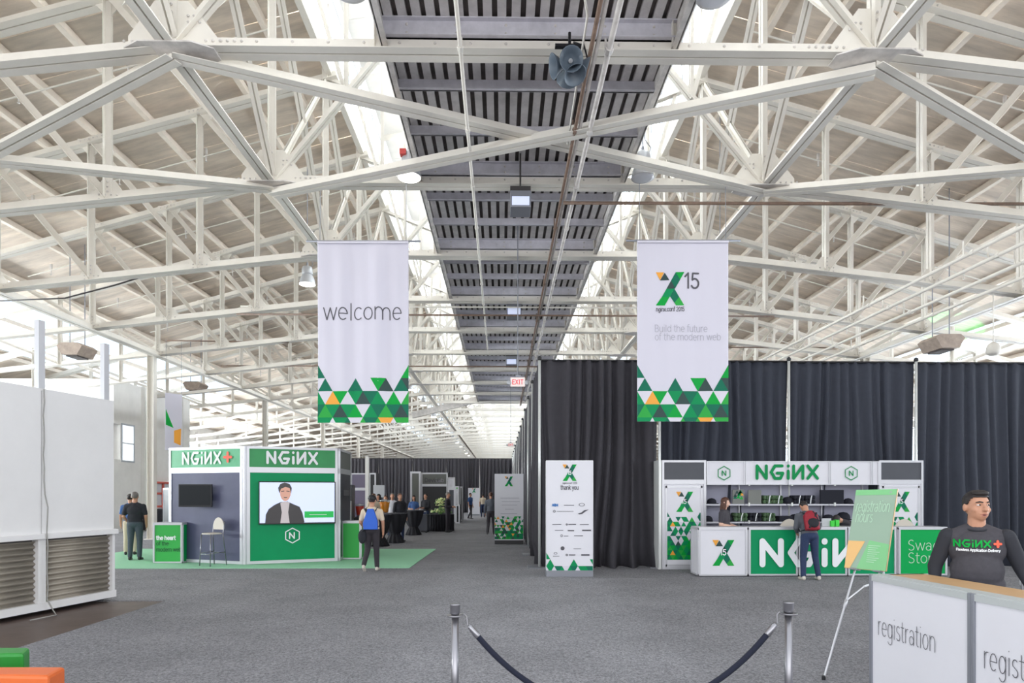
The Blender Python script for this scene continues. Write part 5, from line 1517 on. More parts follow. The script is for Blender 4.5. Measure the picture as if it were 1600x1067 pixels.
stack(1162, 21, SH[1], 8, 'camo', 'pile of green patterned rolled shirts, left on the lower shelf'); stack(1185, 19, SH[1], 8, 'navy_cloth', 'pile of black rolled shirts on the lower shelf'); stack(1207, 19, SH[1], 8, 'camo', 'pile of green patterned rolled shirts, right on the lower shelf')
b = MB(); x = bX(1233); b.box(x - .16, x + .16, BY + .06, BY + .34, SH[1], SH[1] + .13); single(b, 'shirt_box', 'navy_cloth', 'low black box in the middle of the lower shelf', 'box', bevel=.015)
cap_item(1252, SH[1] + .0, 'navy_cloth', 'black cap in the lower shelf behind the customer, left of his head', 0, 1.3); cap_item(1283, SH[1], 'navy_cloth', 'black cap in the lower shelf just right of the customer', R(40), 1.3)
cap_item(1305, SH[1], 'navy_cloth', 'flat black cap on the lower shelf left of the stooping person', 0, 1.2); cap_item(1329, SH[1] + .03, 'navy_cloth', 'tall black cap on the lower shelf above the stooping person', 0, 1.4)

# front counters of the booth
CY = 13.42
def cX(px): return at(px, CY)[0]
cps = [(1093, 1169, 'white'), (1172, 1249, 'g'), (1251, 1327, 'g'), (1329, 1405, 'g'), (1409.5, 1486, 's')]
labs = ['white counter unit with a coloured X mark, left end of the merchandise booth', 'green counter unit carrying the large letter N', 'green counter unit behind the customer with the maroon backpack', 'green counter unit behind the easel board', 'bright green counter unit reading Swag Store']
s75 = F_PX / CY
for i, (pa, pb, kd_) in enumerate(cps):
    xa, xb = cX(pa), cX(pb); w = xb - xa
    body = {'white': 'panelwhite', 'g': 'booth_green', 's': 'kelly'}[kd_]
    o, fr = counter_box('counter_unit', labs[i], (xa, CY), w, .5, 1.02, body, 'panelwhite')
    o['group'] = 'front counter units of the merchandise booth'
    if i == 0:
        b = MB(fr); k = 1 / s75; xlogo(b, (1114.5 - pa) * k, 1.02 - (885 - 826) * k, 34.5 * k, -.012); part(b, 'printed_mark', TRI, o)
        b = MB(fr); strokes(b, '15', (1126.5 - pa) * k, 1.02 - (868 - 826) * k, 6.0 * k, 1.4 * k, -.014); part(b, 'number', 'white_print', o)
    if kd_ == 's':
        b = MB(fr); k = 1 / s75
        strokes(b, 'Swag', (1424 - pa) * k, 1.02 - (861 - 826) * k, 11.5 * k, 1.1 * k, -.012, condense=.98); strokes(b, 'Store', (1424 - pa) * k, 1.02 - (881 - 826) * k, 11.5 * k, 1.1 * k, -.012); part(b, 'lettering', 'pale_print', o)
    if kd_ == 'g':
        b = MB(); h = 36 / s75; x0 = cX(1193); tw = text_w('NGiUX', LG, .2) * h; tot = cX(1390) - x0
        strokes(b, 'NGiUX', x0, 1.02 - (882.5 - 826) / s75, h, 9.5 / s75, CY - .028, LG, .2, condense=tot / tw, n=10)
        lo = xa - .03; hi = xb + .005 if i < 3 else xb + .3
        cb = MB()
        for f in b.f:
            poly = clip_poly([(b.v[q].x, b.v[q].z) for q in f], lo, hi, -9)
            if len(poly) > 2: cb.add([(p[0], b.v[f[0]].y, p[1]) for p in poly], [tuple(range(len(poly)))])
        part(cb, 'lettering', 'white_print', o)
def low_chair(px, py_top, D, label):
    x, y = at(px, D); zt = zat(py_top, D)
    o = root('chair', label, 'chair', (x, y, 0), R(180), group='beige chairs behind the counter'); fr = frame(x, y, 0, R(180))
    b = MB(fr); pts = [(.25 * math.cos(t * PI / 10), zt - .34 + .34 * math.sin(t * PI / 10)) for t in range(11)]; b.prism(pts + [(-.24, zt - .4), (.24, zt - .4)], .22, .245); part(b, 'backrest', 'seat_beige', o, bevel=.006)
    b = MB(fr); b.slab([(-.23, -.22), (.23, -.22), (.23, .22), (-.23, .22)], .60, .63); part(b, 'seat', 'seat_beige', o, bevel=.008)
    for sx in (-1, 1):
        for sy in (-1, 1):
            b = MB(fr); b.tube([(sx * .22, sy * .22, 0), (sx * .2, sy * .2, .6), (sx * .2, sy * .22, zt - .35 if sy > 0 else .6)], .011, 6); part(b, 'leg', 'chrome', o)
low_chair(1226, 810, 14.2, 'beige round-backed chair behind the counter, left of the customer'); low_chair(1403, 810, 14.2, 'beige round-backed chair behind the counter, right of the easel board')
b = MB(); x, y = at(1304, 13.7); b.box(x - .10, x - .02, y - .05, y + .05, 1.045, 1.17); b.box(x + .0, x + .08, y - .05, y + .05, 1.045, 1.19); single(b, 'lime_carton', 'lime', 'lime green cartons on the booth counter beside the stooping person', 'box', bevel=.006)
b = MB(); x, y = at(1293, 13.7); b.box(x - .12, x + .08, y, y + .02, 1.045, 1.22); single(b, 'tablet', 'lamp_body', 'small pale tablet standing on the booth counter right of the customer', 'tablet', bevel=.004)

# ------------------------------------------------------------------ registration counter
ra, rb = Vector((*at(1360, 5.53), 0)), Vector((*at(1519, 4.49), 0))
d = (rb - ra); wl = d.length; rz = math.atan2(d.y, d.x); fr = frame(ra.x, ra.y, 0, rz)
RH = 1.05
ro = root('registration_counter', 'white registration counter with a tan top and grey edge, lower right', 'counter', (ra.x, ra.y, 0), rz)
for i in range(3):
    x0 = i * wl; f = fr @ Matrix.Translation((x0, 0, 0))
    b = MB(f); b.box(.03, wl - .03, 0, .02, .09, RH - .03); part(b, 'panel', 'panelwhite', ro)
    b = MB(f); b.box(0, .03, -.015, .04, 0, RH + .003); part(b, 'post', 'alu_dark', ro, bevel=.004)
    b = MB(f); b.box(wl - .028, wl, -.015, .04, 0, RH + .003); part(b, 'post', 'alu_dark', ro, bevel=.004)
    b = MB(f); b.box(.03, wl - .03, -.008, .03, 0, .09); part(b, 'bottom_rail', 'greytop', ro)
    b = MB(f); b.box(.03, wl - .03, -.012, .03, RH - .05, RH - .003); part(b, 'top_rail', 'greytop', ro)
    b = MB(f); s = .115; strokes(b, 'registration', .10, .555, s, .0055, -.006, condense=.63 / (text_w('registration') * s)); part(b, 'lettering', 'grey_print', ro)
    b = MB(f); xlogo(b, .80, .17, .13, -.006); part(b, 'printed_mark', TRI, ro)
    b = MB(f); strokes(b, '15', .935, .27, .05, .007, -.006); part(b, 'number', 'grey_print', ro)
b = MB(fr); b.box(-.0, 3 * wl, 0, .13, RH - .01, RH + .006); part(b, 'front_ledge', 'greytop', ro)
b = MB(fr); b.box(0.0, 3 * wl, .13, .50, RH - .02, RH); part(b, 'worktop', 'tan', ro)
b = MB(fr); b.box(0.0, .03, 0.02, .5, 0, RH); part(b, 'side_panel', 'panelwhite', ro)
b = MB(fr); b.box(1.52, 1.66, .2, .29, RH, RH + .004); b.box(1.50, 1.62, .24, .33, RH + .004, RH + .007); single(b, 'paper_cards', 'white_print', 'white cards lying on the tan top at the right edge', 'paper')
# pale folding chair at the extreme right behind the man
x, y = at(1606, 5.9)
b = MB(); b.box(x - .06, x + .3, y, y + .03, .90, 1.07); o = root('chair', 'pale blue-grey chair back at the right edge behind the registration man', 'chair', (x, y, 0)); part(b, 'backrest', 'lamp_body', o, bevel=.01)
b = MB(); b.tube([(x - .05, y, 0), (x - .05, y, 1.0)], .012, 6); b.tube([(x + .28, y, 0), (x + .28, y, 1.0)], .012, 6); part(b, 'leg', 'chrome', o)
b = MB(); b.box(x - .06, x + .3, y - .4, y, .46, .49); part(b, 'seat', 'lamp_body', o, bevel=.01)

# ------------------------------------------------------------------ easel
def pt3(px, py, D): x, y = at(px, D); return Vector((x, y, zat(py, D)))
TL, TR, BR, BL = pt3(1339.5, 765.5, 7.1), pt3(1404, 764, 6.7), pt3(1384, 892, 6.6), pt3(1319.5, 886.5, 6.99)
BR = BL + (TR - TL)  # keep it a true rectangle in space
ex = (TR - TL); ew = ex.length; ex.normalize(); ez = (TL - BL); eh = ez.length; ez = (ez - ex * ez.dot(ex)).normalized(); ey = ez.cross(ex)
E = Matrix((ex, ey, ez)).transposed().to_4x4(); E.translation = BL
if ey.y < 0: pass
ft = Vector((*ground(1287, 1062), 0))
eo = root('easel', 'silver tripod easel holding the green board', 'easel', (ft.x, ft.y, 0))
BD = -1 if (ey.dot(Vector((0, -1, 0))) > 0) else 1     # +1: local +y points away from the camera
bo = root('notice_board', 'glossy pale green board reading registration hours, leaning on the easel', 'sign', (BL.x, BL.y, BL.z))
b = MB(E); b.box(0, ew, 0, .012 * BD, 0, eh); part(b, 'board', 'ez_grey', bo)
yv = -.002 * BD
def epoly(m, nm, pts, yo=1.0):
    b = MB(E); b.add([(a * ew, yv * yo, c * eh) for a, c in pts], [tuple(range(len(pts)))]); part(b, nm, m, bo)
epoly('ez_mint', 'printed_band', [(0, .93), (1, .93), (1, 1), (0, 1)]); epoly('ez_mint', 'printed_facet', [(.30, 0), (1, 0), (1, .32), (.52, .36)])
epoly('ez_orange', 'printed_triangle', [(0, 0), (.14, 0), (.42, .345), (0, .345)], 1.5)
epoly('ez_grey', 'printed_notch', [(.82, .95), (.90, .95), (.87, .99)], 1.6)
b = MB(E); s = .085; strokes(b, 'registration', .07 * ew, eh * .72, s, .008, yv * 2, condense=.82 * ew / (text_w('registration') * s), slant=.12); strokes(b, 'hours', .10 * ew, eh * .585, s, .008, yv * 2, condense=.42 * ew / (text_w('hours') * s), slant=.12); part(b, 'lettering', 'pale_print', bo)
b = MB(E)
for i in range(9): b.box(ew * .52, ew * (.80 - .05 * (i % 3)), yv * 1.4, yv * 2, eh * (.29 - i * .025), eh * (.297 - i * .025))
part(b, 'small_print', 'pale_print', bo, kind='stuff')
b = MB(E); b.box(ew - .003, ew + .004, 0, .014 * BD, 0, eh); b.box(0, ew, 0, .014 * BD, -.004, .004); part(b, 'board_edge', 'tan', bo)
mid = (TL + TR) / 2; back = Vector((.0, .03, 0)); bk = ey * BD; apex = mid + bk * .05 + Vector((0, 0, .01))
f2_ = BL + ex * ew * .9 + bk * .035; rf = f2_ + (f2_ - apex) * (f2_.z / (apex.z - f2_.z))
lf_top = BL + ex * ew * .22 + bk * .03 + Vector((0, 0, -.02))
b = MB(); b.tube([apex, lf_top, ft + Vector((0, 0, .01))], .011, 8); b.tube([(lf_top + (ft - lf_top) * .30), (lf_top + (ft - lf_top) * .36)], .017, 8); part(b, 'leg', 'alu', eo, smooth=True)
b = MB(); rfoot = Vector((rf.x, rf.y, .01)); b.tube([apex, rfoot], .011, 8); part(b, 'leg', 'alu', eo, smooth=True)
b = MB(); bf = apex + Vector((.55, .95, 0)); bf.z = .01; b.tube([apex, bf], .011, 8); part(b, 'rear_leg', 'alu', eo, smooth=True)
b = MB(); q1 = lf_top + (ft - lf_top) * .30; q2 = q1.lerp(apex.lerp(bf, .55), .5); b.tube([q1, q2], .008, 6); b.tube([q2, apex.lerp(bf, .6)], .012, 6); part(b, 'brace', 'alu', eo)
b = MB(E); b.box(ew * .18, ew * .38, -.035 * BD, .02 * BD, -.018, -.005); b.box(ew * .74, ew * .92, -.035 * BD, .02 * BD, -.018, -.005); part(b, 'support_clip', 'alu_dark', eo)
for p in (ft, rfoot, bf):
    b = MB(); b.lathe([(.018, 0), (.018, .03), (.012, .04)], (p.x, p.y, 0), 10); part(b, 'rubber_foot', 'black', eo)
# ------------------------------------------------------------------ people
def remeshed(b, nm, m, parent, vox, it=3, label=None):
    o = part(b, nm, m, parent, label=label, smooth=True)
    r = o.modifiers.new('remesh', 'REMESH'); r.mode = 'VOXEL'; r.voxel_size = vox; r.use_smooth_shade = True
    s = o.modifiers.new('smooth', 'SMOOTH'); s.factor = .5; s.iterations = it
    return o
def person(px, D, rz, height, label, shirt='black_cloth', pants='slacks', skin='skin', hair='hair_dark', sleeve='short', shoe='shoe', girth=1.0, vox=.016, lean=0, arms=None, legs=None,
           head=(0, 0), hairlen=0, cap=None, face=False, zb=0.0, group=None, sleeve_m=None, female=False, hs=1.0):
    x, y = at(px, D); s = height / 1.75
    o = root('person', label, 'person', (x, y, zb), rz, group=group)
    base = frame(x, y, zb, rz) @ Matrix.Scale(s, 4)
    g = girth; RL = Matrix.Translation((0, 0, .95)) @ Matrix.Rotation(-R(lean), 4, 'X') @ Matrix.Translation((0, 0, -.95))
    # lean > 0 bends forward (toward -y)
    RL = Matrix.Translation((0, 0, .95)) @ Matrix.Rotation(R(lean), 4, 'X') @ Matrix.Translation((0, 0, -.95))
    up = base @ RL
    hd = up @ Matrix.Translation((0, 0, 1.50)) @ Matrix.Rotation(R(head[0]), 4, 'Z') @ Matrix.Rotation(R(head[1]), 4, 'X') @ Matrix.Scale(hs, 4) @ Matrix.Translation((0, 0, -1.50 - (hs - 1) * .12))
    W = .165 if female else .185
    A_ = {'L': [(-W * g ** .5, 0, 1.385), (-.235 * g ** .5, .02, 1.12), (-.245 * g ** .5, -.04, .88)], 'R': [(W * g ** .5, 0, 1.385), (.235 * g ** .5, .02, 1.12), (.245 * g ** .5, -.04, .88)]}
    if arms: A_.update({k: [A_[k][0]] + v for k, v in arms.items()})
    G_ = {'L': [(-.09, 0, .92), (-.105, -.015, .50), (-.11, .02, .09)], 'R': [(.09, 0, .92), (.105, -.015, .50), (.11, .02, .09)]}
    if legs: G_.update({k: [G_[k][0]] + v for k, v in legs.items()})
    body = MB(); top = MB(); bot = MB(); slv = MB()
    tors = [((0, .005, 1.28), (.165 * g, .11 * g, .16)), ((0, -.005 - .02 * (g - 1) * 3, 1.10), (.15 * g, .112 * g ** 1.5, .17)), ((0, .0, .99), (.158 * g, .112 * g, .10))]
    for mb_, e in ((body, -.006), (top, .012)):
        mb_.fr = up
        for c, r in tors: mb_.ell(c, (r[0] + e, r[1] + e, r[2] + e), 20)
        mb_.cap((-W * g ** .5 * .8, .008, 1.375), (W * g ** .5 * .8, .008, 1.375), .062 + e, .062 + e)
        mb_.cap((0, .015, 1.36), (0, .012, 1.435), .10 + e, .065 + e)
        for sx in (-1, 1): mb_.cap((sx * .13 * g ** .5, .012, 1.385), (sx * .035, .014, 1.445), .058 + e, .048 + e)
    body.fr = up; body.cap((0, .018, 1.40), (0, .0, 1.56), .062 * g ** .5, .058 * g ** .5)
    body.fr = hd
    body.ell((0, .008, 1.655), (.077, .096, .098), 20); body.ell((0, -.022, 1.60), (.064, .073, .072), 18); body.ell((0, -.05, 1.560), (.036, .036, .028), 12)
    if face:
        body.cap((0, -.092, 1.652), (0, -.113, 1.617), .009, .0145); body.ell((-.012, -.102, 1.612), (.010, .010, .008), 8); body.ell((.012, -.102, 1.612), (.010, .010, .008), 8)
        body.cap((-.050, -.056, 1.668), (-.014, -.086, 1.668), .010, .011); body.cap((.050, -.056, 1.668), (.014, -.086, 1.668), .010, .011)
        body.ell((-.048, -.05, 1.615), (.02, .03, .022), 10); body.ell((.048, -.05, 1.615), (.02, .03, .022), 10)
        body.cap((-.02, -.086, 1.588), (.02, -.086, 1.588), .009, .009); body.cap((-.016, -.083, 1.568), (.016, -.083, 1.568), .009, .009)
    else:
        body.cap((0, -.09, 1.65), (0, -.106, 1.62), .010, .014)
    for sx in (-1, 1): body.ell((sx * .080, .012, 1.63), (.012, .022, .032), 10)
    for k, sx in (('L', -1), ('R', 1)):
        S, E_, Wr = [Vector(p) for p in A_[k]]
        body.fr = up; body.cap(S, E_, .050, .041); body.cap(E_, Wr, .041, .029)
        d = (Wr - E_).normalized(); pc = Wr + d * .05
        fwd = Vector((0, -1, 0)); nrm = Vector((sx, 0, 0)); nrm = (nrm - d * nrm.dot(d)).normalized(); wd = d.cross(nrm)
        body.cap(Wr, pc + wd * .014, .026, .024); body.cap(Wr, pc - wd * .014, .026, .024); body.cap(pc + wd * .022, pc - wd * .022, .018, .018)
        for q, ln in ((-.033, .055), (-.011, .070), (.011, .074), (.033, .066)):
            a = pc + wd * q + d * .02; m1 = a + d * ln * .55 - nrm * .006; m2 = m1 + d * ln * .45 - nrm * .022
            body.cap(a, m1, .0098, .0092, 8); body.cap(m1, m2, .0092, .0082, 8)
        tb = Wr + d * .02 + wd * .028 * (1 if wd.dot(fwd) > 0 else -1)
        tdir = (d * .7 + fwd * .5 - nrm * .35).normalized(); body.cap(tb, tb + tdir * .035, .0125, .011, 8); body.cap(tb + tdir * .035, tb + tdir * .062 + d * .006, .011, .009, 8)
        t_ = top if sleeve_m is None else slv; t_.fr = up
        if sleeve == 'short': t_.cap(S, S.lerp(E_, .72), .064 * g ** .4, .058 * g ** .4)
        else:
            t_.cap(S, E_, .064 * g ** .4, .054 * g ** .4); t_.cap(E_, E_.lerp(Wr, .93), .054 * g ** .4, .038)
        Hp, Kn, An = [Vector(p) for p in G_[k]]
        body.fr = base; body.cap(Hp, Kn, .078, .052); body.cap(Kn, An, .052, .036)
        bot.fr = base; bot.cap(Hp, Kn, .098 * g ** .5, .070); bot.cap(Kn, An.lerp(Kn, .02), .070, .056)
        ad = Vector((An.x + .0, An.y, An.z)); fd = Vector((sx * .12, -1, 0)).normalized()
        if An.z > .14: fd = Vector((0, -.75, -.66))
        sh = MB(base); sh.cap(ad + Vector((0, .035, -.05)), ad + Vector((0, .02, -.045)), .036, .038)
        tip = ad + fd * .15 + Vector((0, 0, -.062)); sh.cap(ad + Vector((0, .03, -.055)), tip, .036, .033); sh.cap(ad + Vector((0, .02, -.02)), ad + fd * .05 + Vector((0, 0, -.045)), .038, .036)
        # flat sole
        q = part(sh, 'shoe', shoe, o, smooth=True)
        body.cap(An, An + Vector((0, 0, -.04)), .036, .034); body.cap(An + Vector((0, 0, -.045)), ad + fd * .12 + Vector((0, 0, -.065)), .03, .024)
    bot.fr = base; bot.ell((0, .006, .95), (.168 * g, .122 * g, .115), 20)
    remeshed(body, 'body', skin, o, vox * .75, 2)
    remeshed(bot, 'trousers', pants, o, vox)
    if sleeve_m:
        remeshed(slv, 'sleeve', sleeve_m, o, vox)
    remeshed(top, 'shirt', shirt, o, vox)
    # hair
    hb = MB(hd); hb.ell((0, .011, 1.664), (.0815, .0985, .0965), 64 if face else 36)
    if face: hb.ell((.004, -.030, 1.738), (.056, .052, .024), 20)
    if hairlen:
        hb.ell((0, .05, 1.60 - hairlen * .35), (.082, .055, .10 + hairlen * .5), 24); hb.ell((-.062, .01, 1.60 - hairlen * .3), (.03, .05, .09 + hairlen * .4), 16); hb.ell((.062, .01, 1.60 - hairlen * .3), (.03, .05, .09 + hairlen * .4), 16)
    inv = hd.inverted(); keep = []
    for f in hb.f:
        c = Vector((0, 0, 0))
        for q in f: c += hb.v[q]
        c = inv @ (c / len(f))
        if not hairlen:
            az = math.degrees(math.atan2(abs(c.x), -c.y)); pr = ((0, 1.709), (38, 1.712), (62, 1.700), (76, 1.655), (92, 1.650), (108, 1.645), (122, 1.59), (180, 1.578)); lim = 1.6
            for (a0_, z0_), (a1_, z1_) in zip(pr, pr[1:]):
                if a0_ <= az <= a1_: lim = z0_ + (z1_ - z0_) * (az - a0_) / (a1_ - a0_)
            if c.z < lim: continue
        if hairlen and c.y < -.04 and c.z < 1.70: continue
        keep.append(f)
    hb.f = keep; hb.m = [0] * len(keep)
    if cap:
        cb = MB(hd); cb.lathe([(.092, 1.665), (.095, 1.69), (.085, 1.73), (.05, 1.765), (.001, 1.775)], (0, .01, 0), 20, sy=1.12)
        cb.grid(lambda u, v: ((u - .5) * .15, -.09 - v * .075 * max(0, 1 - (2 * u - 1) ** 2) ** .5, 1.675 - .015 * v), 10, 4)
        part(cb, 'cap', cap, o, smooth=True, solid=.004)
    rr_ = random.Random(2)
    for i_, v in enumerate(hb.v):
        q_ = inv @ v; a_ = 1 + rr_.uniform(-.012, .03) if q_.z > 1.69 else .985
        hb.v[i_] = hd @ Vector((q_.x * a_, q_.y * a_, 1.66 + (q_.z - 1.66) * a_))
    part(hb, 'hair', hair, o, smooth=True, solid=.005)
    if face:
        for sx in (-1, 1):
            e = MB(hd); e.ell((sx * .031, -.0735, 1.652), (.0145, .0125, .0080), 14); eo_ = part(e, 'eye', 'eye_white', o, smooth=True)
            e = MB(hd); e.ell((sx * .031 + .002, -.0845, 1.652), (.0062, .003, .0062), 12); part(e, 'iris', 'iris', eo_, smooth=True)
            e = MB(hd); e.tube([(sx * .013, -.0985, 1.671), (sx * .032, -.0885, 1.676), (sx * .050, -.069, 1.670)], [.0035, .0048, .003], 8); part(e, 'eyebrow', hair, o)
            e = MB(hd); e.tube([(sx * .017, -.0835, 1.657), (sx * .031, -.0865, 1.661), (sx * .045, -.074, 1.657)], .0026, 6); part(e, 'eyelid', skin, eo_)
        e = MB(hd); e.tube([(-.026, -.087, 1.581), (-.010, -.0965, 1.5845), (0, -.097, 1.583), (.010, -.0965, 1.5845), (.026, -.087, 1.581)], [.002, .004, .0035, .004, .002], 8)
        e.tube([(-.022, -.086, 1.572), (0, -.0945, 1.568), (.022, -.086, 1.572)], [.002, .0048, .002], 8); part(e, 'lips', 'lips', o, smooth=True)
        e = MB(hd); e.ell((0, -.0885, 1.5765), (.017, .0065, .005), 10); part(e, 'open_mouth', 'mouth', o)
    def front(xx, z):
        yy = 1e9
        for c, r in tors:
            q = 1 - ((xx - c[0]) / (r[0] + .012)) ** 2 - ((z - c[2]) / (r[2] + .012)) ** 2
            if q > 0: yy = min(yy, c[1] - (r[1] + .012) * math.sqrt(q))
        return yy if yy < 1e8 else -.1
    return o, base, up, front

# man behind the registration counter
o, base, up, front = person(1526, 5.45, R(-32), 1.75, 'man in a charcoal printed shirt standing behind the registration counter', 'tee_grey', 'slacks', 'skin', 'hair_dark', 'long', girth=1.22, vox=.011,
    arms={'L': [(-.295, .02, 1.12), (-.30, -.02, .90)], 'R': [(.31, .03, 1.12), (.36, -.06, .97)]}, head=(27, 0), face=True, sleeve_m='sleeve_dark', hs=1.12)
b = MB(up, lambda v: Vector((v.x, front(v.x, v.z) - .009 + v.y, v.z)))
h = .052; tw = text_w('NGiUX', LG, .16) * h; strokes(b, 'NGiUX', -.165, 1.305, h, .0125, 0, LG, .16, condense=.255 / tw); part(b, 'shirt_lettering', 'tG', o)
b = MB(up, lambda v: Vector((v.x, front(v.x, v.z) - .009 + v.y, v.z))); strokes(b, '+', .112, 1.302, .060, .020, 0, LG); part(b, 'plus_sign', 'red_print', o)
b = MB(up, lambda v: Vector((v.x, front(v.x, v.z) - .009 + v.y, v.z))); t_ = 'Flawless Application Delivery'; s = .0145; strokes(b, t_, -.150, 1.268, s, .0042, 0, condense=.30 / (text_w(t_) * s)); part(b, 'tagline', 'white_print', o)
b = MB(up); pts = [(.080 * math.cos(t * PI / 12), .010 - .078 * math.sin(t * PI / 12) * 1.0, 1.462 - .026 * math.sin(t * PI / 12)) for t in range(25)]; b.tube(pts, .009, 8, caps=False); part(b, 'collar', 'sleeve_dark', o, smooth=True)

def backpack(base, w, h, d, zc, yb, m, m2, label, tri=False, strapm='black_cloth'):
    q = base @ Vector((0, yb, zc - h / 2))
    o = root('backpack', label, 'bag', (q.x, q.y, q.z))
    b = MB(base)
    if tri:
        b.prism([(-w / 2, zc - h / 2), (w / 2 * .9, zc - h / 2), (w / 2, zc - h * .2), (w * .18, zc + h / 2), (-w * .2, zc + h / 2), (-w / 2, zc - h * .1)], yb, yb + d)
    else:
        b.ell((0, yb + d * .5, zc - h * .08), (w / 2, d / 2, h * .42)); b.box(-w * .42, w * .42, yb + .01, yb + d * .7, zc - h * .45, zc + h * .3); b.ell((0, yb + d * .45, zc + h * .2), (w * .42, d * .42, h * .3))
    r = part(b, 'bag_body', m, o, smooth=True)
    r2 = r.modifiers.new('remesh', 'REMESH'); r2.mode = 'VOXEL'; r2.voxel_size = .012; r2.use_smooth_shade = True; s = r.modifiers.new('smooth', 'SMOOTH'); s.iterations = 5 if not tri else 3
    if not tri:
        b = MB(base); b.ell((0, yb + d * .85, zc - h * .15), (w * .36, d * .22, h * .24)); part(b, 'front_pocket', m2, o, smooth=True)
        b = MB(base); b.tube([(-w * .3, yb + d * .8, zc + h * .33), (w * .3, yb + d * .85, zc - h * .4)], .02, 6); b.tube([(-w * .1, yb + d * .7, zc + h * .42), (-w * .35, yb + d * .9, zc - h * .1)], .016, 6); part(b, 'webbing', strapm, o)
    for sx in (-1, 1):
        b = MB(base); b.tube([(sx * w * .3, yb + .02, zc + h * .4), (sx * .12, .0, 1.475), (sx * .13, -.125, 1.40), (sx * .15, -.15, 1.25), (sx * .17, -.06, 1.05), (sx * w * .42, yb + .02, zc - h * .4)], .013, 6); part(b, 'strap', strapm, o, smooth=True)
    return o
# walking man with the blue bag
o, base, up, front = person(581, 14.5, R(180), 1.70, 'man walking away in a black cap and beige shirt beside the kiosk', 'beige_cloth', 'slacks', 'skin', 'hair_dark', 'short', 'shoe_pale', 1.08, .014, lean=3,
    arms={'L': [(-.26, .03, 1.13), (-.255, -.05, .90)], 'R': [(.26, .02, 1.13), (.21, -.16, 1.0)]}, legs={'R': [(.105, -.03, .50), (.14, .22, .16)], 'L': [(-.10, -.04, .50), (-.11, -.05, .09)]}, cap='black')
backpack(up, .34, .48, .10, 1.20, .12, 'blue_bag', 'blue_bag', 'bright blue drawstring bag on the back of the walking man', tri=True)
b = MB(up); b.tube([(.15, .06, 1.44), (.06, .135, 1.30), (-.0, .12, 1.1), (.20, .12, .92)], .028, 8)
q = up @ Vector((.22, .1, .55)); so = root('shoulder_bag', 'black shoulder bag hanging at the hip of the walking man', 'bag', (q.x, q.y, q.z)); part(b, 'strap', 'black_cloth', so, smooth=True)
b = MB(up); b.ell((.20, .09, .80), (.10, .06, .17)); part(b, 'bag_body', 'black_cloth', so, smooth=True)
# two men at the left
person(211, 16.75, R(193), 1.77, 'grey-haired man in a black polo shirt and grey jeans, seen from behind at the left', 'black_cloth', 'grey_jeans', 'skin', 'hair_grey', 'short', girth=1.12, vox=.014, arms={'L': [(-.26, .02, 1.12), (-.25, -.06, .90)], 'R': [(.26, .03, 1.12), (.2, -.1, .98)]}, zb=.014)
person(203.5, 18.2, R(200), 1.72, 'man in a blue shirt mostly hidden behind the grey-haired man', 'blue_cloth', 'beige_cloth', 'skin', 'hair_dark', 'short', vox=.018, zb=.014)
# customer with maroon backpack
o, base, up, front = person(1265, 13.0, R(178), 1.66, 'customer in a grey hoodie and jeans leaning over the merchandise counter', 'grey_cloth', 'jeans', 'skin', 'hair_dark', 'long', 'shoe_pale', 1.05, .014, lean=20,
    arms={'L': [(-.24, -.05, 1.14), (-.14, -.28, 1.10)], 'R': [(.24, -.05, 1.14), (.14, -.28, 1.10)]}, legs={'L': [(-.13, -.03, .50), (-.17, .04, .09)], 'R': [(.12, -.03, .50), (.16, .06, .09)]}, head=(0, 25))
backpack(up, .33, .46, .20, 1.22, .105, 'red_bag', 'black_cloth', 'maroon and black backpack worn by the customer at the counter')
# woman serving
person(1132, 14.15, R(48), 1.66, 'woman with long brown hair in a grey shirt behind the white counter', 'tee_grey', 'jeans', 'skin_pale', 'hair_brown', 'short', girth=1.0, vox=.013, hairlen=.16, female=True, arms={'L': [(-.215, .0, 1.13), (-.10, -.26, 1.08)], 'R': [(.215, .0, 1.13), (.12, -.26, 1.06)]}, head=(15, 8))
# stooping person
person(1331, 14.35, R(-60), 1.62, 'person with bowed head stooping behind the counter, beside the lime cartons', 'tee_grey', 'jeans', 'skin', 'hair_dark', 'short', lean=58, vox=.016, arms={'L': [(-.24, -.1, 1.2), (-.2, -.3, 1.15)], 'R': [(.24, -.1, 1.2), (.2, -.3, 1.15)]}, head=(0, 20))

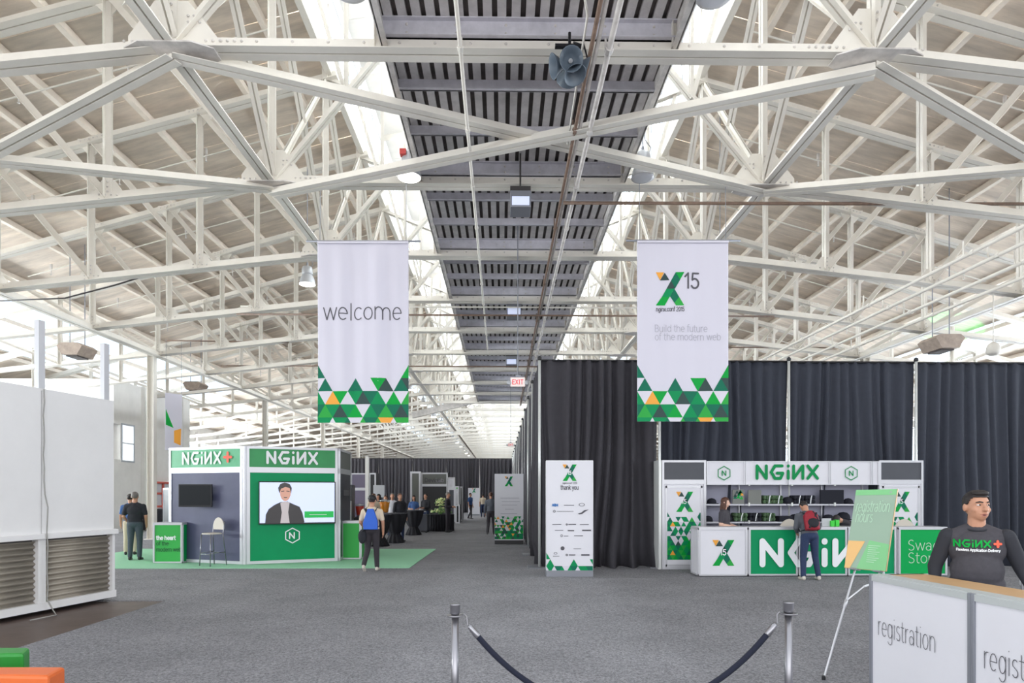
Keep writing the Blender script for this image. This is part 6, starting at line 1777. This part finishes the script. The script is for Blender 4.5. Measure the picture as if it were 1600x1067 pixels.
# people in the crowd at the far left of the aisle
crowd = [
 (584, 24.0, 20, 1.74, 'man with pale shirt partly hidden behind the walking man', 'beige_cloth', 'slacks', 'hair_brown', 'short'),
 (591.5, 25.5, -30, 1.72, 'dark-haired woman behind the orange juice dispenser', 'black_cloth', 'jeans', 'hair_dark', 'long'),
 (602.5, 27.0, 0, 1.66, 'person with reddish face far behind the orange juice dispenser', 'grey_cloth', 'slacks', 'hair_brown', 'short'),
 (613, 25.0, 15, 1.76, 'balding man in a pale blue shirt behind the high table', 'panelwhite', 'jeans', 'hair_grey', 'long'),
 (625, 23.3, 35, 1.75, 'man in a dark mottled jacket at the nearer high table', 'sleeve_dark', 'jeans', 'hair_brown', 'long'),
 (646.5, 28.6, 10, 1.66, 'woman in a bright blue top behind the second high table', 'blue_cloth', 'slacks', 'hair_dark', 'short'),
 (665, 29.2, -35, 1.74, 'man in a black jacket and jeans between the crate and the flowers', 'black_cloth', 'jeans', 'hair_dark', 'long'),
 (700, 29.0, 75, 1.80, 'bald man in a dark suit at the right of the flower table', 'slacks', 'slacks', 'hair_grey', 'long'),
 (735, 44.0, 60, 1.78, 'man in a blue shirt far down the aisle beside the smallest sign tower', 'blue_cloth', 'slacks', 'hair_dark', 'short'),
 (754.5, 47.0, 180, 1.72, 'man with a pale backpack far down the aisle', 'beige_cloth', 'jeans', 'hair_dark', 'short'),
 (767, 27.2, 175, 1.80, 'man in a dark shirt walking away, half behind the farther sign tower', 'grey_cloth', 'slacks', 'hair_brown', 'long'),
]
for px, D, rz, h, lab, sh, pa, ha, sl in crowd:
    arms = None
    if 'suit' in lab or 'blue top' in lab or 'black jacket' in lab: arms = {'L': [(-.23, 0, 1.12), (-.12, -.24, 1.12)], 'R': [(.23, 0, 1.12), (.12, -.24, 1.10)]}
    lg = {'L': [(-.10, -.12, .51), (-.11, -.14, .09)], 'R': [(.10, .02, .50), (.11, .24, .12)]} if 'walking away' in lab or 'blue shirt far' in lab else None
    person(px, D, R(rz), h, lab, sh, pa, 'skin', ha, sl, vox=.022, arms=arms, legs=lg, hairlen=.12 if 'woman' in lab else 0, female='woman' in lab)

# ------------------------------------------------------------------ high tables with tied cloths
def high_table(px, D, r, label, tie):
    x, y = at(px, D); o = root('high_table', label, 'table', (x, y, 0), group='high tables with tied black cloths')
    b = MB(); b.lathe([(r, 1.03), (r + .006, 1.045), (r, 1.06), (.001, 1.062)], (x, y, 0), 32); part(b, 'table_top', 'darkgrey', o, smooth=False)
    rnd = random.Random(int(px)); b = MB()
    def fn(u, v):
        z = .01 + v * 1.03; t = (z - .34) / .70
        rr = (.16 + (r + .01 - .16) * max(0, t) ** .55) if t > 0 else .16 + .17 * (-t / .5) ** .8
        f = .5 + .5 * abs(v - .33)
        rr *= 1 + .10 * f * math.sin(u * 2 * PI * 11 + v * 2) * (1.3 if t < 0 else .6)
        return (x + rr * math.cos(2 * PI * u), y + rr * math.sin(2 * PI * u), z)
    b.grid(fn, 88, 24); part(b, 'cloth', 'table_cloth', o, smooth=True, solid=.004)
    b = MB(); b.lathe([(.165, .31), (.185, .34), (.165, .37)], (x, y, 0), 20); part(b, 'tie_ribbon', tie, o)
high_table(617, 22.7, .43, 'high table under a black cloth tied with a green ribbon', 'apple_green')
high_table(646, 27.0, .42, 'high table under a black cloth tied with an orange ribbon', 'red_print')
high_table(592, 21.3, .42, 'high table under a black cloth, carrying the orange juice dispenser, behind the walking man', 'black')
def dispenser(px, D, z, h, r, m, label):
    x, y = at(px, D); o = root('drink_dispenser', label, 'dispenser', (x, y, z), group='drink dispensers')
    b = MB(); b.lathe([(r * .6, .06), (r * .7, .1), (r * .85, h * .5), (r, h * .82), (.001, h * .82)], (x, y, z), 20); part(b, 'juice', m, o, smooth=True)
    b = MB(); b.lathe([(r * .62, .055), (r * .73, .1), (r * .88, h * .5), (r * 1.03, h * .88), (r * 1.03, h * .9)], (x, y, z), 20); part(b, 'clear_jar', 'clearplastic', o, smooth=True)
    b = MB(); b.lathe([(r * 1.06, h * .9), (r * 1.06, h * .93), (.03, h * .97), (.03, h), (.001, h)], (x, y, z), 20); part(b, 'lid', 'lamp_body', o, smooth=True)
    b = MB(); b.lathe([(r * .8, 0), (r * .8, .03), (r * .5, .055)], (x, y, z), 20); b.tube([(x, y - r * .6, z + .08), (x, y - r, z + .08), (x, y - r, z + .05)], .012, 6); part(b, 'base_and_tap', 'chrome', o, smooth=True)
dispenser(601, 21.25, 1.062, .50, .17, 'juice', 'glass dispenser full of orange juice on a high table')
x, y = at(556, 19.6); o = root('buffet_table', 'black clothed buffet table to the right of the kiosk, mostly hidden', 'table', (x, y, 0))
b = MB(); b.box(x - .45, x + .35, y - .35, y + .35, .98, 1.02); part(b, 'table_top', 'table_cloth', o); part(curtain_mb(.8, .98, 9, .03, .02, frame(x - .45, y - .36, 0)), 'skirt', 'table_cloth', o, smooth=True, solid=.005)
dispenser(562, 19.5, 1.02, .42, .13, 'red_juice', 'glass dispenser of red juice to the right of the kiosk')
# wheeled crate
x, y = at(656.5, 28.4); o = root('wheeled_case', 'dark grey wheeled case standing between the high table and the flower table', 'case', (x, y, 0))
b = MB(); b.box(x - .32, x + .32, y, y + .5, .08, .82); part(b, 'case_body', 'darkgrey', o, bevel=.02)
b = MB(); b.tube([(x - .28, y - .02, .8), (x - .26, y - .05, .95), (x + .26, y - .05, .95), (x + .28, y - .02, .8)], .018, 6); part(b, 'handle', 'chrome', o)
for sx in (-.26, .26):
    b = MB(); b.lathe([(.04, -.02), (.04, .02)], (x + sx, y + .05, .04), 12, rot=Matrix.Rotation(R(90), 3, 'Y')); part(b, 'wheel', 'black', o)
# flower table
x, y = at(688, 30); o = root('flower_table', 'round table in a pleated black cloth carrying the flower arrangement', 'table', (x, y, 0))
b = MB(); b.lathe([(.62, .77), (.62, .79), (.001, .79)], (x, y, 0), 32); part(b, 'table_top', 'table_cloth', o)
b = MB(); b.grid(lambda u, v: (x + (.62 + .03 * math.sin(u * 2 * PI * 30)) * math.cos(2 * PI * u), y + (.62 + .03 * math.sin(u * 2 * PI * 30)) * math.sin(2 * PI * u), .01 + .77 * v), 180, 3); part(b, 'skirt', 'table_cloth', o, smooth=True, solid=.004)
o = root('flower_arrangement', 'pale yellow-green flower arrangement on the black clothed table', 'flowers', (x, y, .79))
b = MB(); b.lathe([(.08, .79), (.11, .9), (.08, 1.02), (.10, 1.06)], (x, y, 0), 16); part(b, 'vase', 'leaf', o, smooth=True)
rnd = random.Random(8); b = MB(); c = MB()
for i in range(170):
    a = rnd.uniform(0, 2 * PI); q = rnd.random() ** .6; top = i % 3 == 0
    rr = (.22 if top else .52) * q; zq = (1.22 + rnd.uniform(-.05, .32)) if top else .86 + rnd.uniform(0, .26) * (1.2 - q)
    p = (x + rr * math.cos(a), y + rr * math.sin(a), zq)
    (c if rnd.random() < (.75 if top else .45) else b).ell(p, (.05 * rnd.uniform(.6, 1.3), .05, .03 * rnd.uniform(.6, 1.4)), 6)
for i in range(14):
    a = rnd.uniform(0, 2 * PI); b.tube([(x, y, 1.0), (x + .1 * math.cos(a), y + .1 * math.sin(a), 1.2 + rnd.uniform(0, .15))], .008, 5)
part(b, 'foliage', 'leaf', o, kind='stuff'); part(c, 'blossom', 'petal', o, kind='stuff')

# ------------------------------------------------------------------ far booths
def simple_booth(px0, px1, D, z1, body, label, header=None, hm='panelwhite', hz=.5, ptxt=None, depth=1.0, fw=.08):
    x0, y0 = at(px0, D); x1, _ = at(px1, D); w = x1 - x0
    o = root('far_booth', label, 'booth', (x0, y0, 0)); fr = frame(x0, y0, 0)
    framed_panel(o, fr, w, 0, z1 - (hz if header else 0), body, fw)
    if header: framed_panel(o, fr, w, z1 - hz, z1, hm, fw, nm='header_panel')
    b = MB(fr); b.box(0, .04, 0, depth, 0, z1); b.box(w - .04, w, 0, depth, 0, z1); part(b, 'side_panel', body, o)
    if ptxt:
        b = MB(fr); s = .17; strokes(b, ptxt[0], w * .14, z1 - hz + .2, s, .035, -.035); part(b, 'lettering', 'grey_print', o)
        b = MB(fr); strokes(b, ptxt[1], w * .56, z1 - hz + .2, s, .02, -.035); part(b, 'pale_lettering', 'lightgrey_print', o)
    return o
simple_booth(658, 699.5, 40, 3.05, 'black', 'far booth with a grey header reading Device Lab over a black opening', True, 'display_grey', .78, ('Device', 'Lab'), 1.5)
simple_booth(641, 657.5, 39.8, 3.12, 'display_grey', 'tall narrow white-framed panel left of the Device Lab booth', fw=.12)
simple_booth(548, 576, 36, 2.9, 'lilac_panel', 'far booth with lilac panels just right of the kiosk', True, 'lilac_panel', .9)
simple_booth(576.5, 587.5, 35.8, 2.9, 'black', 'narrow dark panel in a white frame right of the lilac booth')
simple_booth(700, 711, 39.5, 2.75, 'darkgrey', 'white-topped panel right of the Device Lab booth', True, 'panelwhite', .7)
simple_booth(711, 717, 38.5, 2.2, 'panelwhite', 'slim white display panel right of the white-topped panel', True, 'lime', .25)
simple_booth(718, 723, 41, 2.2, 'black', 'slim black display in a white frame, far down the aisle')
simple_booth(711.5, 718.5, 37.5, 1.1, 'black', 'low black counter in a white frame beside the aisle')
x, y = at(592, 34.5); b = MB(); b.box(x - .3, x + .3, y, y + .05, 1.55, 2.2); b.tube([(x, y + .03, 0), (x, y + .03, 1.6)], .02, 6); b.box(x - .2, x + .2, y - .15, y + .2, 0, .02); single(b, 'pole_sign', 'lamp_body', 'small pale poster on a stand behind the crowd, right of the lilac booth', 'sign')
# white post in front of the far drapes
x, y = at(574, 32); b = MB(); b.box(x - .09, x + .09, y - .09, y + .09, 0, 3.6); single(b, 'white_post', 'wallwhite', 'square white post rising beside the lilac booth', 'post')
# red framed door on the left wall
xw = -17.42
o = bpy.data.objects.new('door_1', None); scene.collection.objects.link(o); o['kind'] = 'structure'; o['label'] = 'red framed glazed door in the left wall'; o.location = (xw, 33, 0); MATRIX['door_1'] = frame(xw, 33, 0)
b = MB(); ya_ = 31.8
for yy_ in (ya_, ya_ + 1.2, ya_ + 2.4): b.box(xw - .02, xw + .1, yy_ - .06, yy_ + .06, 0, 2.3)
for z in (0.1, 1.1, 1.75, 2.3): b.box(xw - .02, xw + .1, ya_, ya_ + 2.4, z - .05, z + .05)
part(b, 'door_frame', 'door_red', o); b = MB(); b.box(xw - .01, xw + .03, ya_ + .05, ya_ + 2.35, .1, 2.3); part(b, 'pane', 'lamp_dim', o)
# rail pipe on the left wall
